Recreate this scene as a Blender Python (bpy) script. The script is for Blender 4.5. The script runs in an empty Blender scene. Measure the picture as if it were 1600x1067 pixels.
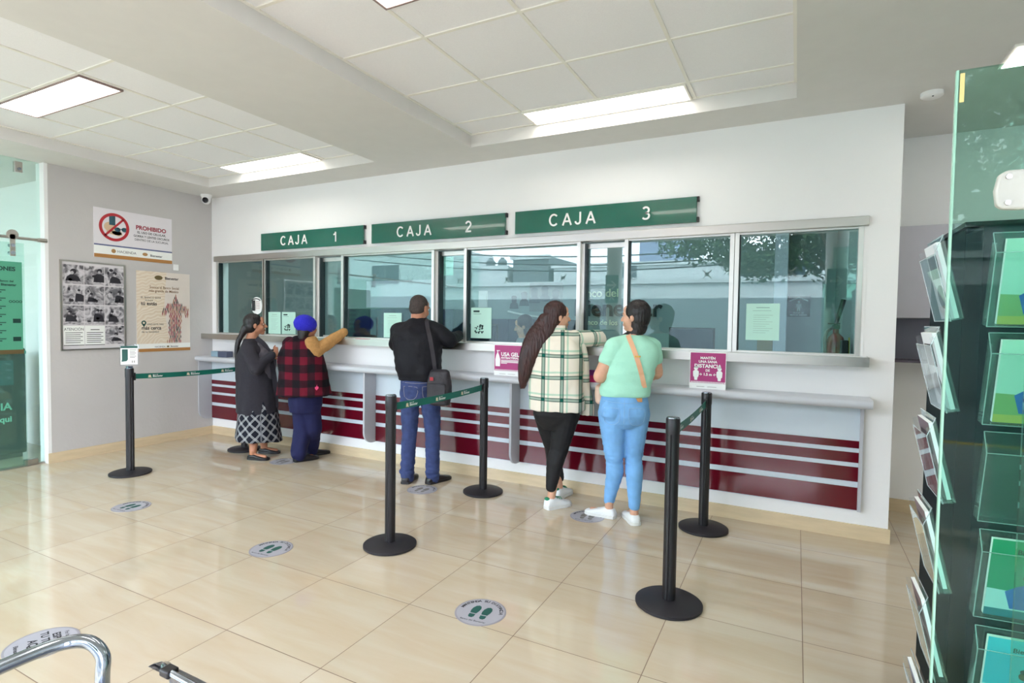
import bpy, bmesh, math, random
from mathutils import Vector, Matrix, noise
random.seed(7)
sc = bpy.context.scene
COL = sc.collection
PI = math.pi

# ------------------------------------------------------------------ camera
cam_d = bpy.data.cameras.new('camera'); cam = bpy.data.objects.new('camera', cam_d); COL.objects.link(cam)
cam_d.sensor_width = 36.0; cam_d.lens = 865.1 / 1600 * 36.0; cam_d.clip_start = 0.02; cam_d.clip_end = 300
_y, _p, _r = -.4745, -.0373, .0143
_f = Vector((math.sin(_y) * math.cos(_p), math.cos(_y) * math.cos(_p), math.sin(_p)))
_rt = Vector((math.cos(_y), -math.sin(_y), 0)); _up = _rt.cross(_f)
_rt2 = _rt * math.cos(_r) + _up * math.sin(_r); _up2 = -_rt * math.sin(_r) + _up * math.cos(_r)
CAMP = Vector((1.733, -1.0588, 1.4667))
cam.matrix_world = Matrix(((_rt2.x, _up2.x, -_f.x, CAMP.x), (_rt2.y, _up2.y, -_f.y, CAMP.y), (_rt2.z, _up2.z, -_f.z, CAMP.z), (0, 0, 0, 1)))
sc.camera = cam

# ------------------------------------------------------------------ world, sun, exposure
world = bpy.data.worlds.new('sky'); sc.world = world; world.use_nodes = True
wn = world.node_tree; wn.nodes.clear()
_tc = wn.nodes.new('ShaderNodeTexCoord'); _mp = wn.nodes.new('ShaderNodeMapping'); _mp.inputs['Scale'].default_value = (1, 1, 3)
_nz = wn.nodes.new('ShaderNodeTexNoise'); _nz.inputs['Scale'].default_value = 2.2; _nz.inputs['Detail'].default_value = 5
_cr = wn.nodes.new('ShaderNodeValToRGB'); _cr.color_ramp.elements[0].position = .35; _cr.color_ramp.elements[1].position = .62
_cr.color_ramp.elements[0].color = (.66, .78, 1, 1); _cr.color_ramp.elements[1].color = (.90, .90, 1, 1)
_bg = wn.nodes.new('ShaderNodeBackground'); _bg.inputs['Strength'].default_value = 7.6
_wo = wn.nodes.new('ShaderNodeOutputWorld')
wn.links.new(_tc.outputs['Generated'], _mp.inputs[0]); wn.links.new(_mp.outputs[0], _nz.inputs['Vector'])
wn.links.new(_nz.outputs['Fac'], _cr.inputs[0]); wn.links.new(_cr.outputs[0], _bg.inputs[0]); wn.links.new(_bg.outputs[0], _wo.inputs[0])
sd = bpy.data.lights.new('sun', 'SUN'); sd.energy = 2.6; sd.angle = .01; sd.color = (1, .95, .86)
sun = bpy.data.objects.new('sun', sd); COL.objects.link(sun); sun.rotation_euler = (math.radians(-38), 0, math.radians(-25))
def portal(nm, loc, rot, sx, sy):
    l = bpy.data.lights.new(nm, 'AREA'); l.shape = 'RECTANGLE'; l.size = sx; l.size_y = sy; l.energy = 1
    l.cycles.is_portal = True
    o = bpy.data.objects.new(nm, l); COL.objects.link(o); o.location = loc; o.rotation_euler = rot
portal('portal_front', (-2.3, -3.28, 1.7), (PI / 2, 0, 0), 13.0, 3.38)
sc.view_settings.view_transform = 'Standard'; sc.view_settings.look = 'None'; sc.view_settings.gamma = 1.0
sc.view_settings.use_curve_mapping = False
sc.view_settings.exposure = 0.95
sc.cycles.max_bounces = 10; sc.cycles.diffuse_bounces = 5; sc.cycles.glossy_bounces = 5
sc.cycles.transparent_max_bounces = 24; sc.cycles.use_denoising = True; sc.cycles.sample_clamp_indirect = 8

# ------------------------------------------------------------------ materials
def lin(c):
    f = lambda v: v / 12.92 if v <= .04045 else ((v + .055) / 1.055) ** 2.4
    return (f(c[0] / 255), f(c[1] / 255), f(c[2] / 255), 1)
MATS = {}
def pm(name, rgb, rough=.5, metal=0, spec=.5, noise_amt=0, scale=8, bump=0, bscale=60, coat=0, stretch=(1, 1, 1), sub=0, emit=None):
    if name in MATS: return MATS[name]
    m = bpy.data.materials.new(name); m.use_nodes = True; n = m.node_tree; b = n.nodes['Principled BSDF']
    c = lin(rgb)
    b.inputs['Base Color'].default_value = c; b.inputs['Roughness'].default_value = rough
    b.inputs['Metallic'].default_value = metal; b.inputs['Specular IOR Level'].default_value = spec
    b.inputs['Coat Weight'].default_value = coat
    if sub: b.inputs['Subsurface Weight'].default_value = sub; b.inputs['Subsurface Radius'].default_value = (.02, .008, .005)
    if emit: b.inputs['Emission Color'].default_value = c; b.inputs['Emission Strength'].default_value = emit
    tc = n.nodes.new('ShaderNodeTexCoord'); mp = n.nodes.new('ShaderNodeMapping'); mp.inputs['Scale'].default_value = stretch
    n.links.new(tc.outputs['Object'], mp.inputs[0])
    if noise_amt or not bump:
        nz = n.nodes.new('ShaderNodeTexNoise'); nz.inputs['Scale'].default_value = scale; nz.inputs['Detail'].default_value = 4
        n.links.new(mp.outputs[0], nz.inputs['Vector'])
        a = max(noise_amt, .02)
        r = n.nodes.new('ShaderNodeValToRGB'); r.color_ramp.elements[0].position = .3; r.color_ramp.elements[1].position = .7
        r.color_ramp.elements[0].color = tuple(v * (1 - a) for v in c[:3]) + (1,)
        r.color_ramp.elements[1].color = tuple(min(1, v * (1 + a * .6)) for v in c[:3]) + (1,)
        n.links.new(nz.outputs['Fac'], r.inputs[0]); n.links.new(r.outputs[0], b.inputs['Base Color'])
    if bump:
        nb = n.nodes.new('ShaderNodeTexNoise'); nb.inputs['Scale'].default_value = bscale; nb.inputs['Detail'].default_value = 3
        n.links.new(mp.outputs[0], nb.inputs['Vector'])
        bp = n.nodes.new('ShaderNodeBump'); bp.inputs['Strength'].default_value = bump; bp.inputs['Distance'].default_value = .01
        n.links.new(nb.outputs['Fac'], bp.inputs['Height']); n.links.new(bp.outputs[0], b.inputs['Normal'])
    MATS[name] = m; return m
def glassm(name, tint, f0=.045, rough=0.0, haze=0.0, hazecol=(200, 220, 215)):
    """thin glass: straight-through tinted transmission plus Schlick reflection on each face"""
    m = bpy.data.materials.new(name); m.use_nodes = True; n = m.node_tree; n.nodes.clear()
    N = lambda t: n.nodes.new(t); L = n.links.new
    g = N('ShaderNodeNewGeometry'); d = N('ShaderNodeVectorMath'); d.operation = 'DOT_PRODUCT'
    L(g.outputs['Incoming'], d.inputs[0]); L(g.outputs['Normal'], d.inputs[1])
    def M(op, a, b=None):
        x = N('ShaderNodeMath'); x.operation = op
        for i, v in enumerate((a, b)):
            if v is None: continue
            if isinstance(v, (int, float)): x.inputs[i].default_value = v
            else: L(v, x.inputs[i])
        return x.outputs[0]
    c = M('ABSOLUTE', d.outputs['Value']); k = M('POWER', M('SUBTRACT', 1.0, c), 5.0)
    F = M('ADD', M('MULTIPLY', k, 1 - f0), f0)
    t = N('ShaderNodeBsdfTransparent'); t.inputs[0].default_value = tint + (1,)
    gl = N('ShaderNodeBsdfGlossy'); gl.inputs['Roughness'].default_value = rough; gl.inputs['Color'].default_value = (.95, 1, .98, 1)
    mx = N('ShaderNodeMixShader'); L(F, mx.inputs[0]); L(t.outputs[0], mx.inputs[1]); L(gl.outputs[0], mx.inputs[2])
    last = mx
    if haze:
        df = N('ShaderNodeBsdfDiffuse'); df.inputs[0].default_value = lin(hazecol)
        m2 = N('ShaderNodeMixShader'); m2.inputs[0].default_value = haze
        L(mx.outputs[0], m2.inputs[1]); L(df.outputs[0], m2.inputs[2]); last = m2
    o = N('ShaderNodeOutputMaterial'); L(last.outputs[0], o.inputs[0])
    MATS[name] = m; return m
def checks(name, build):
    m = bpy.data.materials.new(name); m.use_nodes = True; build(m.node_tree, m.node_tree.nodes['Principled BSDF']); MATS[name] = m; return m
def math_node(n, op, a, b=None, c=None):
    x = n.nodes.new('ShaderNodeMath'); x.operation = op
    for i, v in enumerate((a, b, c)):
        if v is None: continue
        if isinstance(v, (int, float)): x.inputs[i].default_value = v
        else: n.links.new(v, x.inputs[i])
    return x.outputs[0]
def mixc(n, fac, a, b):
    x = n.nodes.new('ShaderNodeMix'); x.data_type = 'RGBA'
    for i, v in ((0, fac), (6, a), (7, b)):
        if isinstance(v, (int, float)): x.inputs[i].default_value = v
        elif isinstance(v, tuple): x.inputs[i].default_value = v
        else: n.links.new(v, x.inputs[i])
    return x.outputs[2]
def stripe(n, coord, period, lo, hi):
    """1 inside [lo,hi] of each period"""
    f = math_node(n, 'FLOORED_MODULO', coord, period)
    return math_node(n, 'MULTIPLY', math_node(n, 'GREATER_THAN', f, lo), math_node(n, 'LESS_THAN', f, hi))

# ------------------------------------------------------------------ mesh helpers
class MB:
    def __init__(s): s.v = []; s.f = []; s.set()
    def set(s, o=(0, 0, 0), x=(1, 0, 0), y=(0, 1, 0), z=None):
        s.o = Vector(o); s.x = Vector(x).normalized(); s.y = Vector(y).normalized()
        s.z = Vector(z).normalized() if z else s.x.cross(s.y); return s
    def P(s, p): return s.o + s.x * p[0] + s.y * p[1] + s.z * p[2]
    def add(s, vs, fs):
        b = len(s.v); s.v += [s.P(p) for p in vs]; s.f += [tuple(b + i for i in f) for f in fs]; return s
    def box(s, x0, x1, y0, y1, z0, z1):
        return s.add([(x0, y0, z0), (x1, y0, z0), (x1, y1, z0), (x0, y1, z0), (x0, y0, z1), (x1, y0, z1), (x1, y1, z1), (x0, y1, z1)],
                     [(0, 3, 2, 1), (4, 5, 6, 7), (0, 1, 5, 4), (1, 2, 6, 5), (2, 3, 7, 6), (3, 0, 4, 7)])
    def prism(s, pts, z0, z1):
        n = len(pts)
        return s.add([(p[0], p[1], z0) for p in pts] + [(p[0], p[1], z1) for p in pts],
                     [tuple(range(n))[::-1], tuple(range(n, 2 * n))] + [(i, (i + 1) % n, n + (i + 1) % n, n + i) for i in range(n)])
    def poly(s, pts, z=0): return s.add([(p[0], p[1], z) for p in pts], [tuple(range(len(pts)))])
    def rect(s, x0, y0, x1, y1, z=0): return s.poly([(x0, y0), (x1, y0), (x1, y1), (x0, y1)], z)
    def disc(s, cx, cy, rx, ry=None, z=0, n=32):
        ry = ry or rx
        return s.poly([(cx + rx * math.cos(2 * PI * i / n), cy + ry * math.sin(2 * PI * i / n)) for i in range(n)], z)
    def ring(s, cx, cy, r0, r1, z=0, n=48, a0=0, a1=2 * PI):
        vs = []; fs = []; full = abs(a1 - a0 - 2 * PI) < 1e-6; m = n if full else n + 1
        for i in range(m):
            a = a0 + (a1 - a0) * i / n
            vs += [(cx + r0 * math.cos(a), cy + r0 * math.sin(a), z), (cx + r1 * math.cos(a), cy + r1 * math.sin(a), z)]
        for i in range(n):
            j = (i + 1) % m; fs.append((2 * i, 2 * i + 1, 2 * j + 1, 2 * j))
        return s.add(vs, fs)
    def lathe(s, prof, n=40):
        vs = []; fs = []; m = len(prof)
        for i in range(n):
            a = 2 * PI * i / n
            for r, z in prof: vs.append((r * math.cos(a), r * math.sin(a), z))
        for i in range(n):
            j = (i + 1) % n
            for k in range(m - 1): fs.append((i * m + k, j * m + k, j * m + k + 1, i * m + k + 1))
        fs.append(tuple(i * m for i in range(n))[::-1]); fs.append(tuple(i * m + m - 1 for i in range(n)))
        return s.add(vs, fs)
    def tube(s, pts, r, n=12, smooth=True):
        pts = [Vector(p) for p in pts]
        if smooth and len(pts) > 2: pts = spline(pts, 6)
        R = r if callable(r) else (lambda t: r)
        rings = []; up = Vector((0, 0, 1)); vs = []
        for i, p in enumerate(pts):
            d = (pts[min(i + 1, len(pts) - 1)] - pts[max(i - 1, 0)]).normalized()
            if i == 0: up = Vector((0, 0, 1)) if abs(d.z) < .9 else Vector((1, 0, 0))
            a = d.cross(up).normalized(); up = a.cross(d).normalized()
            rr = R(i / (len(pts) - 1))
            for k in range(n):
                t = 2 * PI * k / n; q = p + a * (rr * math.cos(t)) + up * (rr * math.sin(t)); vs.append(tuple(q))
        m = len(pts); fs = []
        for i in range(m - 1):
            for k in range(n): fs.append((i * n + k, i * n + (k + 1) % n, (i + 1) * n + (k + 1) % n, (i + 1) * n + k))
        fs.append(tuple(range(n))[::-1]); fs.append(tuple((m - 1) * n + k for k in range(n)))
        return s.add(vs, fs)
    def ell(s, c, r, ax=None, nu=20, nv=12):
        """ellipsoid; ax = (X,Y,Z) axes"""
        X, Y, Z = ax or (Vector((1, 0, 0)), Vector((0, 1, 0)), Vector((0, 0, 1))); c = Vector(c)
        vs = [tuple(c - Z * r[2])]; fs = []
        for j in range(1, nv):
            ph = -PI / 2 + PI * j / nv
            for i in range(nu):
                t = 2 * PI * i / nu
                vs.append(tuple(c + X * (r[0] * math.cos(ph) * math.cos(t)) + Y * (r[1] * math.cos(ph) * math.sin(t)) + Z * (r[2] * math.sin(ph))))
        vs.append(tuple(c + Z * r[2])); last = len(vs) - 1
        for i in range(nu):
            k = (i + 1) % nu; fs.append((0, 1 + k, 1 + i)); fs.append((last, 1 + (nv - 2) * nu + i, 1 + (nv - 2) * nu + k))
            for j in range(nv - 2): fs.append((1 + j * nu + i, 1 + j * nu + k, 1 + (j + 1) * nu + k, 1 + (j + 1) * nu + i))
        return s.add(vs, fs)
    def cap(s, p0, p1, r0, r1, n=16):
        """tapered capsule"""
        p0 = Vector(p0); p1 = Vector(p1); d = p1 - p0; L = d.length or 1e-5; d.normalize()
        pts = []
        for a in (-80, -55, -28): pts.append((math.sin(math.radians(a)) * r0, math.cos(math.radians(a)) * r0))
        pts += [(0, r0), (L * .5, (r0 + r1) / 2), (L, r1)]
        for a in (28, 55, 80): pts.append((L + math.sin(math.radians(a)) * r1, math.cos(math.radians(a)) * r1))
        up = Vector((0, 0, 1)) if abs(d.z) < .9 else Vector((1, 0, 0)); a = d.cross(up).normalized(); b = a.cross(d)
        vs = []; fs = []
        for (h, r) in pts:
            for k in range(n):
                t = 2 * PI * k / n; vs.append(tuple(p0 + d * h + a * (r * math.cos(t)) + b * (r * math.sin(t))))
        m = len(pts)
        for i in range(m - 1):
            for k in range(n): fs.append((i * n + k, i * n + (k + 1) % n, (i + 1) * n + (k + 1) % n, (i + 1) * n + k))
        fs.append(tuple(range(n))[::-1]); fs.append(tuple((m - 1) * n + k for k in range(n)))
        return s.add(vs, fs)
    def loft(s, rings, n=28, cap=True, pw=2.0):
        """rings: (center, U, V) with U,V half-axis vectors; pw superellipse power"""
        vs = []; fs = []
        for c, U, V in rings:
            c = Vector(c); U = Vector(U); V = Vector(V)
            for k in range(n):
                t = 2 * PI * k / n; ct, st = math.cos(t), math.sin(t)
                a = math.copysign(abs(ct) ** (2 / pw), ct); b = math.copysign(abs(st) ** (2 / pw), st)
                vs.append(tuple(c + U * a + V * b))
        m = len(rings)
        for i in range(m - 1):
            for k in range(n): fs.append((i * n + k, i * n + (k + 1) % n, (i + 1) * n + (k + 1) % n, (i + 1) * n + k))
        if cap: fs.append(tuple(range(n))[::-1]); fs.append(tuple((m - 1) * n + k for k in range(n)))
        return s.add(vs, fs)
    def text(s, body, x, y, size, align='LEFT', bold=0.0, z=0.0, space=1.0, ext=0.0, sx=1.0, rot=0.0):
        c = bpy.data.curves.new('t', 'FONT'); c.body = body; c.size = size; c.align_x = align; c.offset = bold * size
        c.space_character = space; c.resolution_u = 3; c.extrude = ext
        o = bpy.data.objects.new('t', c); COL.objects.link(o); bpy.context.view_layer.update()
        dg = bpy.context.evaluated_depsgraph_get(); me = bpy.data.meshes.new_from_object(o.evaluated_get(dg))
        ca, sa = math.cos(rot), math.sin(rot)
        vs = [(x + (v.co.x * sx) * ca - v.co.y * sa, y + (v.co.x * sx) * sa + v.co.y * ca, z + v.co.z + ext) for v in me.vertices]
        s.add(vs, [tuple(p.vertices) for p in me.polygons])
        bpy.data.objects.remove(o); bpy.data.curves.remove(c); bpy.data.meshes.remove(me); return s
    def mesh(s, name, off=Vector((0, 0, 0))):
        me = bpy.data.meshes.new(name); me.from_pydata([tuple(v - off) for v in s.v], [], s.f); me.update(); return me
def spline(P, k):
    out = []
    for i in range(len(P) - 1):
        a = P[max(i - 1, 0)]; b = P[i]; c = P[i + 1]; d = P[min(i + 2, len(P) - 1)]
        for j in range(k):
            t = j / k
            out.append(.5 * ((2 * b) + (c - a) * t + (2 * a - 5 * b + 4 * c - d) * t * t + (3 * b - a - 3 * c + d) * t ** 3))
    out.append(P[-1]); return out

def thing(name, label, cat, loc=(0, 0, 0), group=None):
    o = bpy.data.objects.new(name, None); COL.objects.link(o); o.location = loc; o.empty_display_size = .1
    o['label'] = label; o['category'] = cat
    if group: o['group'] = group
    o['_w'] = list(loc); return o
def wloc(o):
    p = Vector(o['_w']) if '_w' in o else Vector((0, 0, 0)); return p
def part(name, mb, mat, parent=None, smooth=False, bevel=0, label=None, loc=None, auto=None):
    off = wloc(parent) if parent else Vector(loc or (0, 0, 0))
    me = mb.mesh(name, off) if isinstance(mb, MB) else mb
    o = bpy.data.objects.new(name, me); COL.objects.link(o); o['_w'] = list(off)
    if parent: o.parent = parent
    else: o.location = off
    for m in (mat if isinstance(mat, (list, tuple)) else [mat]): me.materials.append(m)
    if bevel:
        b = o.modifiers.new('bevel', 'BEVEL'); b.width = bevel; b.segments = 3; b.limit_method = 'ANGLE'
    if smooth or bevel:
        for p in me.polygons: p.use_smooth = True
        if not (smooth == 'all'): me.set_sharp_from_angle(angle=math.radians(auto or 40))
    if label: o['label'] = label
    return o
def solo(name, mb, mat, label, cat, group=None, **k):
    """a thing that is one mesh"""
    lo = [min(v[i] for v in mb.v) for i in range(3)]; hi = [max(v[i] for v in mb.v) for i in range(3)]
    k.setdefault('loc', ((lo[0] + hi[0]) / 2, (lo[1] + hi[1]) / 2, lo[2]))
    o = part(name, mb, mat, None, **k); o['label'] = label; o['category'] = cat
    if group: o['group'] = group
    return o
def struct(name, mb, mat, parent=None, **k):
    o = part(name, mb, mat, parent, **k)
    if not parent: o['kind'] = 'structure'
    return o
def dup(root, loc, label=None):
    r = root.copy(); COL.objects.link(r); r.location = loc; r['_w'] = list(loc)
    if label: r['label'] = label
    for ch in list(root.children):
        c = ch.copy(); COL.objects.link(c); c.parent = r
        for g in list(ch.children):
            d = g.copy(); COL.objects.link(d); d.parent = c
    return r

YW, XL, XR, ZC = 3.384, -4.761, 2.32, 2.926
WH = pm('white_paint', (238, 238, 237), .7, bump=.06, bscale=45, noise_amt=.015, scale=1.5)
WHL = pm('dimmed_white_plaster', (194, 191, 189), .75, bump=.15, bscale=25, noise_amt=.03, scale=2)  # white wall; its weaker light is put into this greyer base colour
CEIL = pm('ceiling_paint', (218, 216, 212), .8, noise_amt=.01)
TILE = pm('ceiling_board', (240, 239, 240), .9, bump=.12, bscale=160, noise_amt=.02, scale=120)
TBAR = pm('ceiling_grid_white', (236, 233, 224), .5)
BEIGE = pm('beige_skirting_tile', (214, 194, 160), .25, noise_amt=.08, scale=5, stretch=(1, 1, 6))
STEEL = pm('brushed_steel', (190, 186, 180), .32, 1, bump=.05, bscale=200, stretch=(1, 1, 14))
ALU = pm('satin_aluminium', (215, 213, 208), .38, .85)
CHROME = pm('chrome', (158, 168, 180), .1, 1)
GREYP = pm('pale_grey_laminate', (206, 218, 226), .35, noise_amt=.01)
GREYB = pm('grey_laminate', (186, 188, 194), .4)
RED = pm('wine_red_gloss_laminate', (98, 12, 30), .12, coat=.3)
BLACK = pm('black_powder_coat', (24, 22, 26), .42, bump=.03, bscale=300)
RUBBER = pm('black_base_cover', (32, 29, 34), .55)
GREEN = pm('bank_green', (0, 98, 84), .5)
SIGNG = pm('sign_green_gloss', (0, 96, 78), .14, coat=.6)
WHITEG = pm('white_print', (240, 242, 240), .4)
PAPER = pm('paper', (238, 240, 236), .8)
INK = pm('black_ink', (38, 38, 44), .7)
DGREEN = pm('dark_green_ink', (24, 82, 74), .6)
PINK = pm('magenta_print', (168, 36, 112), .35)
GOLD = pm('ochre_print', (176, 124, 66), .5)
DARK = pm('dark_cabinet', (6, 24, 28), .6, spec=.15)
RIM = glassm('acrylic_rim', (.9, .92, .93), .05, rough=.05, haze=.3, hazecol=(220, 228, 230))
NAVY = pm('navy_laminate', (22, 34, 60), .35)
WINEINK = pm('wine_ink', (150, 24, 52), .5)
GREYINK = pm('grey_ink', (120, 116, 112), .6)
CREAM = pm('cream_print', (226, 212, 190), .5)
WPANE = glassm('counter_glass', (.82, .95, .94), .07)
FPANE = glassm('facade_glass', (.975, .985, .975), .03)
LPANE = glassm('green_tinted_glass', (.86, .955, .925), .03, haze=.04, hazecol=(190, 235, 220))
RPANE = glassm('deep_green_glass', (.70, .90, .83), .012)
ACRYL = glassm('clear_acrylic', (.96, .97, .98), .025, rough=.02, haze=.012, hazecol=(235, 240, 240))
# ------------------------------------------------------------------ floor
def _floor(n, b):
    tc = n.nodes.new('ShaderNodeTexCoord'); sp = n.nodes.new('ShaderNodeSeparateXYZ'); n.links.new(tc.outputs['Object'], sp.inputs[0])
    def line(o, w):
        f = math_node(n, 'FLOORED_MODULO', math_node(n, 'ADD', o, .3), .6)
        return math_node(n, 'LESS_THAN', math_node(n, 'ABSOLUTE', math_node(n, 'SUBTRACT', f, .3)), w)
    g = math_node(n, 'MAXIMUM', line(sp.outputs[0], .0018), line(sp.outputs[1], .0018))
    # per-tile tone
    fl = n.nodes.new('ShaderNodeCombineXYZ')
    n.links.new(math_node(n, 'FLOOR', math_node(n, 'DIVIDE', sp.outputs[0], .6)), fl.inputs[0]); n.links.new(math_node(n, 'FLOOR', math_node(n, 'DIVIDE', sp.outputs[1], .6)), fl.inputs[1])
    wnz = n.nodes.new('ShaderNodeTexWhiteNoise'); wnz.noise_dimensions = '3D'; n.links.new(fl.outputs[0], wnz.inputs['Vector'])
    mp = n.nodes.new('ShaderNodeMapping'); mp.inputs['Scale'].default_value = (1.1, 7, 1); mp.inputs['Rotation'].default_value = (0, 0, .12); n.links.new(tc.outputs['Object'], mp.inputs[0])
    off = n.nodes.new('ShaderNodeVectorMath'); off.operation = 'ADD'; n.links.new(mp.outputs[0], off.inputs[0])
    sc2 = n.nodes.new('ShaderNodeVectorMath'); sc2.operation = 'SCALE'; sc2.inputs['Scale'].default_value = 9; n.links.new(wnz.outputs['Color'], sc2.inputs[0]); n.links.new(sc2.outputs[0], off.inputs[1])
    nz = n.nodes.new('ShaderNodeTexNoise'); nz.inputs['Scale'].default_value = 1.6; nz.inputs['Detail'].default_value = 7; nz.inputs['Distortion'].default_value = .6; n.links.new(off.outputs[0], nz.inputs['Vector'])
    r = n.nodes.new('ShaderNodeValToRGB'); e = r.color_ramp.elements
    e[0].position = .3; e[0].color = lin((199, 180, 153)); e[1].position = .68; e[1].color = lin((205, 192, 170))
    n.links.new(nz.outputs['Fac'], r.inputs[0])
    tone = math_node(n, 'ADD', math_node(n, 'MULTIPLY', wnz.outputs['Value'], .07), .93)
    hs = n.nodes.new('ShaderNodeHueSaturation'); n.links.new(tone, hs.inputs['Value']); n.links.new(r.outputs[0], hs.inputs['Color'])
    n.links.new(mixc(n, g, hs.outputs[0], lin((120, 96, 78))), b.inputs['Base Color'])
    n.links.new(math_node(n, 'ADD', math_node(n, 'MULTIPLY', g, .5), .07), b.inputs['Roughness'])
    b.inputs['Specular IOR Level'].default_value = .55; b.inputs['Coat Weight'].default_value = .1; b.inputs['Coat Roughness'].default_value = .04
    bp = n.nodes.new('ShaderNodeBump'); bp.inputs['Strength'].default_value = .4; bp.inputs['Distance'].default_value = .002; bp.invert = True
    n.links.new(g, bp.inputs['Height']); n.links.new(bp.outputs[0], b.inputs['Normal'])
FLOORM = checks('porcelain_floor_tiles', _floor)
struct('floor', MB().box(-9, 4.4, -3.35, 6.2, -.1, 0), FLOORM)

# ------------------------------------------------------------------ walls
WX0, WX1, WZ0, WZ1 = -4.66, 2.14, 1.26, 2.15          # window opening
mb = MB()
mb.box(XL - .15, WX0, YW, YW + .15, 0, ZC + .2).box(WX1, XR, YW, YW + .15, 0, ZC + .2)
mb.box(WX0, WX1, YW, YW + .15, 0, WZ0).box(WX0, WX1, YW, YW + .15, WZ1, ZC + .2)
struct('wall_back', mb, WH)
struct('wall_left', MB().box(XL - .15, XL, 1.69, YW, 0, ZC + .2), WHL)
struct('trim_1', MB().box(XL - .15, XL + .002, 1.66, 1.69, 0, ZC), WH)
struct('wall_alcove', MB().box(XR - .1, 4.4, 4.21, 4.33, 0, ZC + .2), WH)
struct('wall_alcove_side', MB().box(XR - .12, XR, YW + .15, 4.21, 0, ZC + .2), WH)
struct('wall_right', MB().box(4.28, 4.4, -3.35, 4.21, 0, 3.4), WH)
# skirting
struct('baseboard_back', MB().box(XL, XR + .012, YW - .012, YW, 0, .1).box(XR, XR + .012, YW, YW + .15, 0, .1), BEIGE)
struct('baseboard_left', MB().box(XL, XL + .012, 1.66, YW - .012, 0, .1), BEIGE)
struct('baseboard_alcove', MB().box(XR, 4.28, 4.198, 4.21, 0, .1), BEIGE)

# ------------------------------------------------------------------ ceiling with two raised coffers
RC = [(-4.22, -1.80), (-.76, 1.69)]; RY0, RY1, ZR = -.68, 2.985, 3.03
xs = [-9, RC[0][0], RC[0][1], RC[1][0], RC[1][1], 4.4]
mb = MB()
for a, b_ in ((0, 1), (2, 3), (4, 5)): mb.box(xs[a], xs[b_], -2.2, 6.2, ZC, ZC + .25)
for a, b_ in RC: mb.box(a, b_, RY1, 6.2, ZC, ZC + .25).box(a, b_, -2.2, RY0, ZC, ZC + .25)
struct('ceiling', mb, CEIL)
struct('ceiling_front', MB().box(-9, 4.4, -3.35, -2.2, 3.4, 3.5).box(-9, 4.4, -2.2, -2.1, ZC + .2501, 3.5), CEIL)
mb = MB()
for a, b_ in RC: mb.box(a, b_, RY0, RY1, ZR, ZR + .05)
struct('ceiling_boards', mb, TILE)
mb = MB()
LAMPS = []
for k, (a, b_) in enumerate(RC):
    x0 = a if k == 0 else b_
    gx = [-3.66, -3.05, -2.44] if k == 0 else [-.15, .44, 1.06]
    for x in gx: mb.box(x - .010, x + .010, RY0, RY1, ZR - .006, ZR)
    y = 2.70
    while y > RY0:
        mb.box(a, b_, y - .010, y + .010, ZR - .0061, ZR); y -= .605
    mb.box(a, a + .02, RY0, RY1, ZR - .006, ZR).box(b_ - .02, b_, RY0, RY1, ZR - .006, ZR).box(a, b_, RY1 - .02, RY1, ZR - .0062, ZR)
    for yy in (2.705, .895, -.32):
        LAMPS.append((gx[0], yy) if k == 0 else (gx[0], yy))
struct('trim_2', mb, TBAR)
LAMPM = pm('lamp_diffuser', (255, 248, 240), .5, emit=4.3)
TFILL = pm('teller_fill_diffuser', (246, 252, 255), .5, emit=3.4)
lampnames = ['slim ceiling light above the CAJA 1 sign, beside the wall', 'broad ceiling light panel at the upper left of the room', 'ceiling light of the left coffer nearest the glass front',
             'ceiling light above the CAJA 3 sign, beside the counter wall', 'ceiling light cut by the top edge of the photo', 'ceiling light of the right coffer nearest the glass front']
for i, (x, y) in enumerate(LAMPS):
    t = thing('ceiling_light', lampnames[i], 'ceiling light', (x + .6, y + .14, ZR - .03), 'recessed ceiling lights')
    w, h = 1.19, .275
    f = MB().box(x, x + w, y, y + .012, ZR - .014, ZR - .001).box(x, x + w, y + h - .012, y + h, ZR - .014, ZR - .001)
    f.box(x, x + .014, y + .012, y + h - .012, ZR - .014, ZR - .001).box(x + w - .014, x + w, y + .012, y + h - .012, ZR - .014, ZR - .001)
    part('frame', f, TBAR if i % 3 == 0 else pm('lamp_frame', (150, 130, 126), .5), t)
    part('diffuser', MB().box(x + .014, x + w - .014, y + .012, y + h - .012, ZR - .01, ZR - .002), LAMPM, t)
t = thing('ceiling_light', 'added fill light on the right aisle ceiling behind the green glass', 'ceiling light', (3.3, .9, ZC), 'recessed ceiling lights')  # out-of-view fixture added to brighten the right side and alcove
part('frame', MB().box(2.69, 3.9, .75, 1.04, ZC - .012, ZC), TBAR, t)
part('diffuser', MB().box(2.705, 3.885, .765, 1.025, ZC - .016, ZC - .0121), LAMPM, t)
t = thing('ceiling_light', 'ceiling light at the far right edge of the photo', 'ceiling light', (3.3, 2.85, ZC), 'recessed ceiling lights')
part('frame', MB().box(2.69, 3.9, 2.70, 2.99, ZC - .012, ZC), TBAR, t)
part('diffuser', MB().box(2.705, 3.885, 2.715, 2.975, ZC - .016, ZC - .0121), LAMPM, t)

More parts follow.
